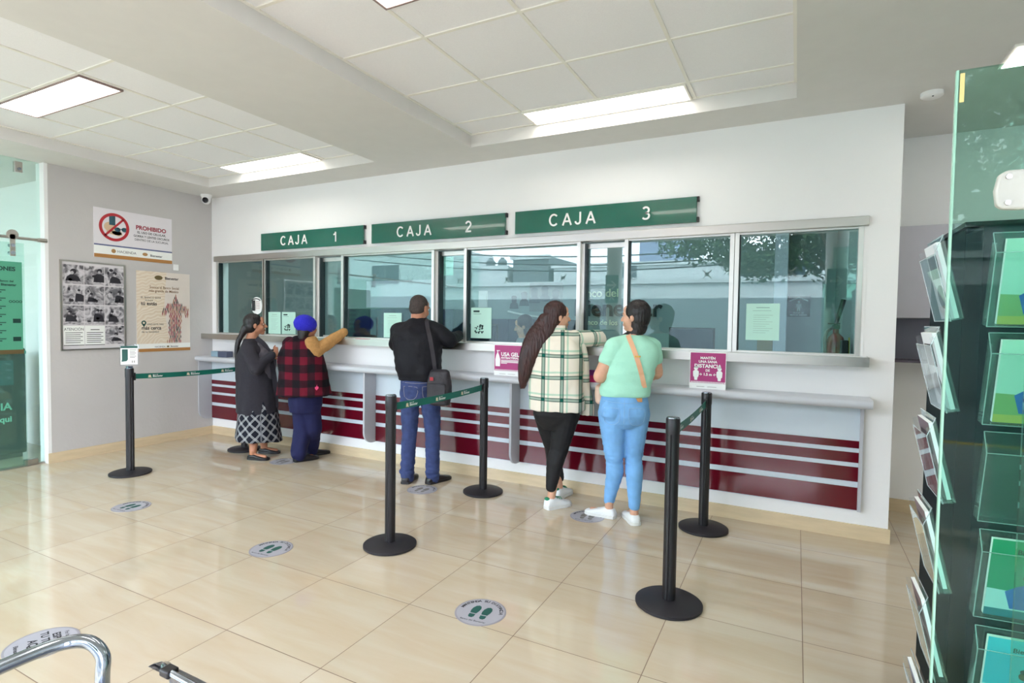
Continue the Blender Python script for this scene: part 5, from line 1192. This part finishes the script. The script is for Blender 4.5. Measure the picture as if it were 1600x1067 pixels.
organic('trousers', m, .009, 5, NVY, R2, lambda p, n: .010 * nz(p, (14, 14, 4)) + .004 * nz(p, (16, 16, 24)))
for s in 'RL': shoe(R2, J['he' + s], J['to' + s], SHOEB, BLACK, .07, .048, minL=.26)
X, F, U = ax; m = MB(); m.ell(P(0, -.034, .034), (.108, .118, .094), head_axes(F, -14), 28, 18); organic('beret', m, .006, 3, BLUE, R2, lambda p, n: .003 * nz(p, (30, 30, 60)))
m = MB(); Xb, Fb, Ub = head_axes(F, 8); cb = P(0, -.012, .028); m.loft([(cb + Ub * z, Xb * r, Fb * (r + .017)) for z, r in ((-.013, .074), (-.010, .079), (.008, .081), (.012, .076))], 36); part('hat_band', m, pm('white_band', (226, 222, 220), .8), R2, smooth=True)
m = MB(); E_ = cap_hair(m, P, ax, .98, .97); m.cap(P(0, -.055, -.05), P(0, -.07, -.105), .06, .045); organic('hair', m, .006, 3, HAIRB, R2, strand())
q = vbv.ray_cast(J['pel'] + rt * .10 + UPV * .10 - vd * .8, vd)[0] - vd * .006
m = MB().set(tuple(q), tuple(rt), (0, 0, 1)); m.poly([(0, 0), (.018, .022), (.016, .04), (.006, .036), (.004, .06), (-.004, .036), (-.016, .034), (-.016, .018)]); part('heart_patch', m, pm('pink_patch', (220, 60, 110), .6), R2)

# --- man in black jacket and jeans
J = V3(JN['P3']); vd = J['view']; rt = J['rt']; Ft = rot(vd, -14); J['elR'] = Vector((-1.05, 3.12, 1.285)); J['wrR'] = Vector((-1.07, 3.31, 1.32)); J['wrL'] = Vector((-1.47, 3.25, 1.315)); J['elL'] = Vector((-1.57, 3.03, 1.235)); lower_shoulders(J, .025, .12)
R3 = thing('person', 'person in a black jacket and blue jeans with a bag strap over the right shoulder', 'person', (-1.24, 3.0, 0))
hc = J['head'] + Vector((0, 0, 0)); ax = head_axes(rot(vd, -38), -10); m = body_mb(J, Ft, 1.15); P = head(m, hc, ax, 1.02); neck(m, J, hc, ax, .058)
for s in 'RL': leg_body(m, J, s); arm_body(m, J, s, (.052, .042, .03))
hand(m, J['wrR'], Vector((-.6, .1, 0)), Vector((0, 0, -1)), 1.0, .5, -1); hand(m, J['wrL'], Vector((.8, .2, 0)), Vector((0, 0, -1)), 1.0, .5, 1)
organic('body', m, .0055, 3, pm('skin_ruddy', (190, 132, 104), .5, sub=.08, noise_amt=.06, scale=30), R3); face_bits(R3, P, ax, 1.02, HAIRG)
m = MB(); torso(m, J, Ft, [('pel', .055, .185, .135, 0), ('pel', .09, .195, .145, 0), ('wst', -.02, .205, .155, -.005), (('wst', 'chs', .5), 0, .215, .16, -.01), ('chs', .0, .225, .155, -.015), (('chs', 'nck', .45), 0, .205, .125, -.015), (('chs', 'nck', .8), 0, .13, .085, -.01), ('nck', .015, .07, .07, 0)], pw=2.4)
for s in 'RL': m.cap(J['sh' + s], J['el' + s], .078, .074).cap(J['el' + s], J['wr' + s], .070, .048)
yoke(m, J, .08, .066, .05)
JK, jbv = organic('jacket', m, .009, 5, JKT, R3, lambda p, n: .007 * nz(p, (9, 9, 20)) + .007 * nz(p, (15, 15, 8)) + (.004 * math.sin(p.z * 90) if p.z < .955 else 0))
m = MB(); cb = J['nck'] + UPV * .028; m.loft([(cb + UPV * z + Ft * .004, rt * r, vd * r) for z, r in ((-.03, .066), (.0, .064), (.022, .062), (.026, .056))], 28); part('shirt_collar', m, pm('pink_shirt', (222, 190, 196), .8), R3, smooth=True)
m = MB(); hp = J['hipR'].lerp(J['hipL'], .5)
m.loft([(hp + UPV * .16, rt * .165, vd * .115), (hp + UPV * .05, rt * .172, vd * .135), (hp - UPV * .05, rt * .165, vd * .125), (hp - UPV * .1, rt * .13, vd * .1)], 28)
for s in 'RL':
    k = J['kn' + s]; he = J['he' + s]; d = (J['to' + s] - he).normalized(); m.cap(J['hip' + s], k, .094, .072).cap(k, he + d * .065 + UPV * .11, .07, .062); m.cap(he + d * .06 + UPV * .11, he + d * .07 + UPV * .05, .066, .062)
DN, dbv = organic('jeans', m, .008, 4, DEN, R3, lambda p, n: .005 * nz(p, (14, 14, 22)) + (.010 * nz(p, (16, 16, 42)) if p.z < .22 else .004 * nz(p, (24, 24, 40))))
def wrap(bvh, p, d, off=.003):
    h = bvh.ray_cast(Vector(p) - d * .8, d); return (h[0] - d * off) if h[0] is not None else Vector(p)
def wrapline(bvh, pts, d, off=.003, k=5): return [wrap(bvh, p, d, off) for p in spline([Vector(q) for q in pts], k)]
stc = pm('denim_stitch', (150, 146, 150), .8); m = MB()
for s, sg in (('R', 1), ('L', -1)):
    c = hp + rt * (.082 * sg) + UPV * .06
    pts = wrapline(dbv, [c + rt * -.058, c + rt * .058 + UPV * -.004, c + rt * .052 - UPV * .09, c - UPV * .12, c - rt * .052 - UPV * .09, c - rt * .058], vd, .002, 2); m.tube(pts, .002, 5, False)
pts = wrapline(dbv, [hp + rt * -.15 + UPV * .095, hp + UPV * .09, hp + rt * .15 + UPV * .10], vd, .002, 4); m.tube(pts, .002, 5, False)
part('stitching', m, stc, R3)
for s in 'RL': shoe(R3, J['he' + s], J['to' + s], SHOEB, BLACK, .07, .046, minL=.28)
m = MB(); X, F, U = ax; E_ = lambda x, y, z, a, b_, d: m.ell(P(x, y, z), (a * 1.02, b_ * 1.02, d * 1.02), (X, F, U), 24, 16)
E_(0, -.022, .040, .077, .086, .078); E_(0, -.042, .0, .073, .062, .072); organic('hair', m, .005, 3, HAIRG, R3, lambda p, n: .002 * nz(p, (160, 160, 160)))
m = MB(); m.ell(P(0.015, -.055, .103), (.022, .03, .016), (X, F, U), 14, 8); 
# shoulder bag
t = thing('shoulder_bag', 'black fabric shoulder bag hanging at the right hip of the man in jeans', 'bag', (-.99, 3.0, .74))
bc = Vector((-1.02, 2.93, .885)); bf = rot(vd, -30); br = bf.cross(UPV)
m = MB(); m.loft([(bc + UPV * z, br * a, bf * b_) for z, a, b_ in ((-.165, .06, .03), (-.155, .095, .045), (-.05, .11, .058), (.06, .105, .052), (.13, .092, .038), (.15, .07, .02))], 28, True, 3.4)
organic('bag_body', m, .007, 3, pm('black_nylon', (40, 36, 42), .6, bump=.3, bscale=60, noise_amt=.2, scale=18), t, folds(.005, (14, 14, 14)))
m = MB().set(tuple(bc - bf * .048), tuple(br), (0, 0, 1)); m.box(-.09, .09, -.12, .03, 0, .018); part('front_pocket', m, MATS['black_nylon'], t, bevel=.008)
m = MB().set(tuple(bc - bf * .058), tuple(br), (0, 0, 1)); m.rect(-.062, .055, -.028, .085, .003); part('badge', m, pm('red_badge', (160, 30, 40), .6), t)
m = MB(); q = wrap(dbv, Vector((-1.12, 2.93, .93)), vd, .02); m.tube([q + rt * (.014 * math.cos(a)) + UPV * (.016 * math.sin(a)) for a in [i * PI / 6 for i in range(13)]], .0035, 6, False).tube([q - UPV * .014, q - UPV * .035 + rt * .01, q - UPV * .055 + rt * .02], .004, 6); part('snap_hook', m, CHROME, t, smooth=True)
sp_ = wrapline(jbv, [J['nck'] + rt * .075 + UPV * .0, J['chs'] + rt * .092 + UPV * .10, J['chs'] + rt * .115, J['wst'] + rt * .135 + UPV * .05, J['wst'] + rt * .155 - UPV * .1], vd, .004, 5)
m = MB(); ribbon(m, sp_ + [q + UPV * .02], .036, .004, -vd); part('strap', m, pm('strap_black', (44, 40, 46), .6), t)

# --- long haired woman in green plaid
J = V3(JN['P4']); vd = J['view']; rt = J['rt']; Ft = rot(vd, -16); J['elR'] = Vector((.295, 3.27, 1.335)); J['wrR'] = Vector((.10, 3.33, 1.31)); J['elL'] = Vector((-.06, 3.24, 1.12)); J['wrL'] = Vector((.02, 3.31, 1.315)); J['shR'] = Vector((.155, 3.07, 1.325))
for q_ in ('pel', 'wst', 'chs', 'hipR', 'hipL'): J[q_] = J[q_] - vd * .035
R4 = thing('person', 'person with very long auburn hair in a cream and green plaid overshirt and black leggings', 'person', (.03, 3.02, 0))
hc = J['head'] + rt * .012 - UPV * .004; ax = head_axes(rot(rt, 22), 0); m = body_mb(J, Ft, 1.0); P = head(m, hc, ax, .98); neck(m, J, hc, ax, .048)
for s in 'RL': leg_body(m, J, s, (.078, .05, .032)); arm_body(m, J, s)
J['wrL'] = Vector((.02, 3.31, 1.315)); hand(m, J['wrR'], Vector((-.9, .1, 0)), Vector((0, 0, -1)), .88, .5, 1); hand(m, J['wrL'], Vector((.9, .15, 0)), Vector((0, 0, -1)), .88, .5, 1)
organic('body', m, .0055, 3, SKIN2, R4); face_bits(R4, P, ax, .98, HAIRR)
m = MB(); torso(m, J, Ft, [('pel', -.005, .225, .15, 0), ('pel', .06, .222, .15, 0), ('wst', 0, .215, .145, -.005), ('chs', -.06, .20, .14, -.01), ('chs', .06, .175, .115, -.01), (('chs', 'nck', .7), 0, .12, .085, -.01), ('nck', .01, .062, .062, 0)], pw=2.6)
yoke(m, J, .07, .06); m.cap(J['shR'], J['elR'], .074, .072).cap(J['elR'], J['wrR'], .070, .05); m.cap(J['shL'], J['elL'], .07, .06).cap(J['elL'], J['wrL'], .058, .045)
def cu4(p):
    a, b_ = J['shR'], J['elR']; d = b_ - a; t_ = max(0, min(1.3, (p - a).dot(d) / d.length_squared)); dist = (p - (a + d * t_)).length
    if t_ > .12 and dist < .105:
        dn = d.normalized(); perp = (UPV - dn * UPV.dot(dn)).normalized(); return Vector(((p - a).dot(perp) + .02, (p - a).dot(dn) + .02, 0))
    return Vector((p.dot(rt) + .01, p.z + .008 * nz(p, (7, 7, 7)), 0))
SHT, sbv = organic('overshirt', m, .0075, 4, PLG, R4, lambda p, n: .007 * nz(p, (13, 13, 4)) + .005 * nz(p, (15, 15, 20)), cuv=cu4)
# open front flap of the overshirt
m = MB(); pts = []
fl = [(J['chs'] + rt * .185 + UPV * .10, .03), (J['chs'] + rt * .215 - UPV * .05, .05), (J['wst'] + rt * .235, .06), (J['pel'] + rt * .25 + UPV * .05, .068), (J['pel'] + rt * .245 - UPV * .045, .05)]
m.loft([(p + vd * .05, rt * w * .8, vd * .06) for p, w in zip(spline([q_[0] for q_ in fl], 4), [.03 + .0023 * i for i in range(17)])], 20, True, 2.6)
organic('shirt_front', m, .007, 3, PLG, R4, lambda p, n: .006 * nz(p, (26, 26, 4)), cuv=lambda p: Vector((p.dot(rt) * 1.2 + .06, p.z + .03, 0)))
m = MB(); m.loft([(J['nck'] + UPV * z + vd * .0, rt * r, vd * r) for z, r in ((-.025, .078), (.02, .068), (.035, .062), (.03, .056))], 28); o = part('collar', m, PLG, R4, smooth=True)
at = o.data.attributes.new('cuv', 'FLOAT_VECTOR', 'POINT')
for i, v in enumerate(o.data.vertices): at.data[i].vector = (v.co.dot(rt), v.co.z, 0)
m = MB(); hp = J['hipR'].lerp(J['hipL'], .5)
m.loft([(hp + UPV * .16, rt * .17, vd * .125), (hp, rt * .185, vd * .145), (hp - UPV * .06, rt * .16, vd * .125), (hp - UPV * .12, rt * .11, vd * .1)], 28)
for s, r in (('R', (.108, .072, .044)), ('L', (.10, .066, .042))):
    k = J['kn' + s]; he = J['he' + s]; d = (J['to' + s] - he).normalized(); m.cap(J['hip' + s], k, r[0], r[1]); cf = k.lerp(he + UPV * .15, .3) - vd * .008; m.cap(k, cf, r[1], r[1] * .95).cap(cf, he + d * .055 + UPV * .17, r[1] * .95, r[2])
organic('leggings', m, .0075, 4, LEG, R4, folds(.003, (18, 18, 30)))
for s in 'RL':
    so = shoe(R4, J['he' + s], J['to' + s], SHOEW, SOLEW, .085, .046, minL=.245, label='white sneaker with green heel')
    he = J['he' + s]; d = (J['to' + s] - he).normalized()
    m = MB(); m.ell(he + d * .016 + UPV * .082, (.022, .022, .012)); part('heel_tab', m, pm('green_tab', (20, 130, 90), .6), so, smooth=True)
    m = MB(); sd_ = d.cross(UPV); [m.tube([he + d * x + sd_ * .028 + UPV * (.078 - .25 * (x - .1)), he + d * (x + .004) + UPV * (.088 - .25 * (x - .1)), he + d * x - sd_ * .028 + UPV * (.078 - .25 * (x - .1))], .003, 6) for x in (.10, .12, .14)]; part('laces', m, MATS['green_tab'] if s == 'L' else MATS['green_tab'], so, smooth=True)
m = MB(); E_ = cap_hair(m, P, ax, .98, 1.06); back = -vd
hpz = [(P(0, -.06, .02), .08, .07), (P(0, -.10, -.06), .098, .06), (Vector((-.075, 2.93, 1.36)), .104, .048), (Vector((-.115, 2.885, 1.24)), .090, .040), (Vector((-.155, 2.872, 1.12)), .068, .032), (Vector((-.175, 2.872, 1.02)), .046, .026), (Vector((-.19, 2.88, .93)), .020, .014)]
cs = spline([h[0] for h in hpz], 5); ws = spline([Vector((h[1], h[2], 0)) for h in hpz], 5)
m.loft([(c, rt * w.x, vd * w.y) for c, w in zip(cs, ws)], 30)
organic('hair', m, .006, 3, HAIRR, R4, strand(.005, None, 110))

# --- woman in mint tee and light jeans
J = V3(JN['P5']); vd = J['view']; rt = J['rt']; Ft = rot(vd, 6)
R5 = thing('person', 'person with dark hair in a mint green tee, light blue jeans and white shoes', 'person', (.65, 2.93, 0))
J['wrL'] = Vector((.40, 3.06, 1.03)); J['wrR'] = Vector((.72, 3.10, 1.03)); lower_shoulders(J, .028, .10); J['knR'] -= rt * .025; J['knL'] += rt * .012
hc = J['head'] + rt * -.008; ax = head_axes(rot(-rt, -24), 0); m = body_mb(J, Ft, 1.05); P = head(m, hc, ax, .98); neck(m, J, hc, ax, .05)
for s in 'RL': leg_body(m, J, s, (.078, .05, .032)); m.cap(J['sh' + s], J['el' + s], .058, .052).cap(J['el' + s], J['wr' + s], .046, .028)
hand(m, J['wrL'], Vector((.15, .9, .0)), Vector((.3, 0, -1)), .88, .5, 1); hand(m, J['wrR'], Vector((-.4, .8, .1)), Vector((-.3, 0, -1)), .88, .5, -1)
organic('body', m, .0055, 3, SKIN2, R5); face_bits(R5, P, ax, .98)
m = MB(); torso(m, J, Ft, [('pel', .065, .178, .13, 0), ('pel', .11, .185, .14, 0), ('wst', 0, .182, .135, -.005), (('wst', 'chs', .5), 0, .185, .135, -.01), ('chs', 0, .19, .13, -.01), (('chs', 'nck', .5), 0, .165, .10, -.01), (('chs', 'nck', .82), 0, .10, .075, -.005), ('nck', -.005, .062, .06, 0)], pw=2.4)
for s in 'RL': m.cap(J['sh' + s] - UPV * .005, J['sh' + s].lerp(J['el' + s], .45), .074, .070)
yoke(m, J, .076, .06, .05)
TE, tbv = organic('tee', m, .0075, 5, MINT, R5, lambda p, n: .007 * nz(p + rt * p.z * .0, (8, 8, 26)) * (1 if p.z < 1.2 else .4))
m = MB(); hp = J['hipR'].lerp(J['hipL'], .5)
m.loft([(hp + UPV * .14, rt * .158, vd * .115), (hp + UPV * .06, rt * .178, vd * .14), (hp - UPV * .02, rt * .185, vd * .15), (hp - UPV * .08, rt * .16, vd * .13), (hp - UPV * .12, rt * .1, vd * .09)], 28)
for s in 'RL':
    k = J['kn' + s]; he = J['he' + s]; d = (J['to' + s] - he).normalized(); m.cap(J['hip' + s] - UPV * .01, k, .104, .068); cf = k.lerp(he + UPV * .12, .32) - vd * .010; an = he + d * .055 + UPV * .13; m.cap(k, cf, .062, .064).cap(cf, an, .064, .042)
    m.ell(J['hip' + s] - vd * .055 + UPV * .015 - rt * (0.0), (.085, .085, .09), None)
DJ, djv = organic('jeans', m, .0075, 4, DENL, R5, lambda p, n: .003 * nz(p, (18, 18, 36)) + (.005 * nz(p, (18, 18, 60)) if .42 < p.z < .58 else 0))
m = MB(); st2 = pm('pale_stitch', (150, 190, 226), .8)
for sg in (1, -1):
    c = hp + rt * (.088 * sg) + UPV * .03
    m.tube(wrapline(djv, [c - rt * .052 + UPV * .01, c + rt * .052 + UPV * .004, c + rt * .05 - UPV * .09, c - UPV * .115, c - rt * .05 - UPV * .09, c - rt * .052 + UPV * .01], vd, .002, 2), .0018, 5, False)
m.tube(wrapline(djv, [hp + UPV * .12, hp + UPV * .03, hp - UPV * .1], vd, .001, 3), .0018, 5, False); m.tube(wrapline(djv, [hp - rt * .15 + UPV * .085, hp + UPV * .075, hp + rt * .15 + UPV * .085], vd, .002, 4), .0018, 5, False); part('stitching', m, st2, R5)
q = wrap(djv, hp + rt * .10 + UPV * .10, vd, .004); part('waist_patch', MB().set(tuple(q), tuple(rt), (0, 0, 1)).box(-.025, .025, -.014, .014, -.002, .003), pm('leather_patch', (186, 132, 80), .6), R5)
for s in 'RL': shoe(R5, J['he' + s], J['to' + s], SHOEW, SOLEW, .07, .044, minL=.245, label='white canvas shoe')
m = MB(); E_ = cap_hair(m, P, ax, .98, 1.05); m.ell(P(0, -.035, -.06), (.07, .062, .07), ax); m.ell(P(.0, -.03, -.10), (.062, .055, .04), ax)
pr = [P(-.02, -.03, -.11), P(-.03, .02, -.14), P(-.05, .07, -.165), P(-.05, .10, -.215)] if (P(-.05, 0, 0) - hc).dot(vd) < 0 else [P(.02, -.03, -.11), P(.03, .02, -.135), P(.05, .07, -.16), P(.05, .10, -.21)]
m.cap(pr[0], pr[1], .042, .036).cap(pr[1], pr[2], .036, .03).cap(pr[2], pr[3], .03, .022); organic('hair', m, .006, 3, HAIRB, R5, strand(.004, None, 110))
# crossbody bag and strap
t = thing('crossbody_bag', 'small beige crossbody bag at the left hip of the woman in the mint tee', 'bag', (.40, 2.97, .8))
bc = Vector((.425, 2.99, .925)); m = MB(); m.loft([(bc + UPV * z, rt * a, vd * b_) for z, a, b_ in ((-.075, .03, .07), (-.06, .045, .085), (.0, .05, .09), (.055, .045, .085), (.07, .02, .06))], 24, True, 3)
organic('bag_body', m, .006, 3, pm('beige_leather', (214, 182, 160), .5), t)
st = wrapline(tbv, [(J['nck'] - rt * .045 - UPV * .008).lerp(J['wst'] + rt * .125 - UPV * .02, u) + rt * (.012 * math.sin(PI * u)) for u in (0, .25, .5, .75, 1)], vd, .003, 5)
m = MB(); ribbon(m, st, .034, .004, -vd); part('strap', m, pm('tan_strap', (222, 170, 132), .5), t)
q = wrap(tbv, J['chs'] + rt * .035 - UPV * .0, vd, .009); part('buckle', MB().set(tuple(q), tuple(rt), (0, 0, 1)).box(-.02, .02, -.006, .006, 0, .004), pm('brass', (190, 150, 80), .3, 1), t)
m = MB(); m.tube([bc + UPV * .06 - vd * .05, bc + UPV * .14 - vd * .0, Vector((.50, 3.05, 1.15))], .006, 8); part('strap_end', m, MATS['tan_strap'], t, smooth=True)
m = MB(); m.tube([bc - UPV * .05 - vd * .07 - rt * .01, bc - UPV * .14 - vd * .07, bc - UPV * .26 - vd * .06], .005, 8); part('tassel', m, pm('grey_strap', (150, 160, 176), .6), t, smooth=True)
# pink folder on the shelf
t = thing('folder', 'pink and purple folder lying on the shelf between the two young women', 'folder', (.33, 3.24, .985))
m = MB().set((.30, 3.17, .99), (1, 0, 0), (0, .9, .42)); m.box(-.10, .13, 0, .17, 0, .006); part('cover', m, pm('folder_pink', (186, 30, 100), .4), t)
m = MB().set((.30, 3.17, .997), (1, 0, 0), (0, .9, .42)); m.box(-.09, .12, .08, .165, 0, .003); part('inner_sheet', m, pm('folder_purple', (150, 60, 150), .4), t)
m = MB(); m.box(.2, .43, 3.17, 3.30, .985, .992); part('back_cover', m, MATS['folder_pink'], t)
# --- tellers
def teller(c, label, faceangle, cloth, hairm, s=1.0):
    c = Vector(c); root = thing('person', label, 'person', (c.x, c.y, 0)); F = rot(Vector((0, -1, 0)), faceangle); Rv = F.cross(UPV)
    J = dict(pel=c - UPV * .78, wst=c - UPV * .58, chs=c - UPV * .35, nck=c - UPV * .13)
    for s_, g in (('R', 1), ('L', -1)):
        J['sh' + s_] = c + Rv * (.17 * g) - UPV * .24; J['el' + s_] = c + Rv * (.22 * g) - UPV * .42 + F * .1; J['wr' + s_] = c + Rv * (.12 * g) - UPV * .35 + F * .28
        J['wr' + s_].z = 1.10
    m = body_mb(J, F, 1.0); ax = head_axes(F, -12); P = head(m, c, ax, .98); neck(m, J, c, ax)
    for s_, g in (('R', 1), ('L', -1)): arm_body(m, J, s_); hand(m, J['wr' + s_], F, -UPV, .9, .4, g); m.cap(J['pel'] + Rv * .09 * g, J['pel'] + Rv * .1 * g + F * .38, .075, .055).cap(J['pel'] + Rv * .1 * g + F * .38, J['pel'] + Rv * .1 * g + F * .4 - UPV * (J['pel'].z - .08), .05, .035)
    organic('body', m, .007, 3, SKIN2, root); face_bits(root, P, ax, .98)
    m = MB(); torso(m, J, F, [('pel', -.02, .19, .14), ('wst', 0, .18, .14), ('chs', 0, .19, .13), (('chs', 'nck', .5), 0, .16, .1), ('nck', 0, .065, .065)])
    for s_ in 'RL': m.cap(J['sh' + s_], J['el' + s_], .075, .06).cap(J['el' + s_], J['wr' + s_], .055, .04)
    organic('jacket', m, .010, 4, cloth, root, folds(.005))
    m = MB(); E_ = cap_hair(m, P, ax, .98, 1.06); m.ell(P(0, -.04, -.07), (.088, .06, .10), ax); organic('hair', m, .007, 3, hairm, root, strand())
    ch = thing('office_chair', 'black office chair under ' + label[:0] + ('the left teller' if c.x < -1.6 else 'the right teller'), 'chair', (c.x, c.y + .03, 0), 'teller chairs')
    z = J['pel'].z - .09
    part('seat', MB().box(c.x - .23, c.x + .23, c.y - .3, c.y + .2, z - .1, z - .03), BLACK, ch, bevel=.02); part('backrest', MB().box(c.x - .2, c.x + .2, c.y + .2, c.y + .25, z + .05, z + .5), BLACK, ch, bevel=.02)
    part('column', MB().box(c.x - .03, c.x + .03, c.y - .03, c.y + .03, .05, z - .1), BLACK, ch)
    for a in range(5): part('leg', MB().tube([(c.x, c.y, .07), (c.x + .28 * math.cos(a * 1.257), c.y + .28 * math.sin(a * 1.257), .03)], .02, 8, False), BLACK, ch)
teller((-2.40, 4.50, 1.41), 'person with dark hair in a dark jacket seated behind the first teller window', 10, pm('teller_jacket', (34, 30, 34), .7), HAIRB)
teller((-.98, 4.50, 1.41), 'person in a pale grey top seated behind the second teller window', -70, pm('teller_grey', (130, 140, 144), .7), HAIRB)
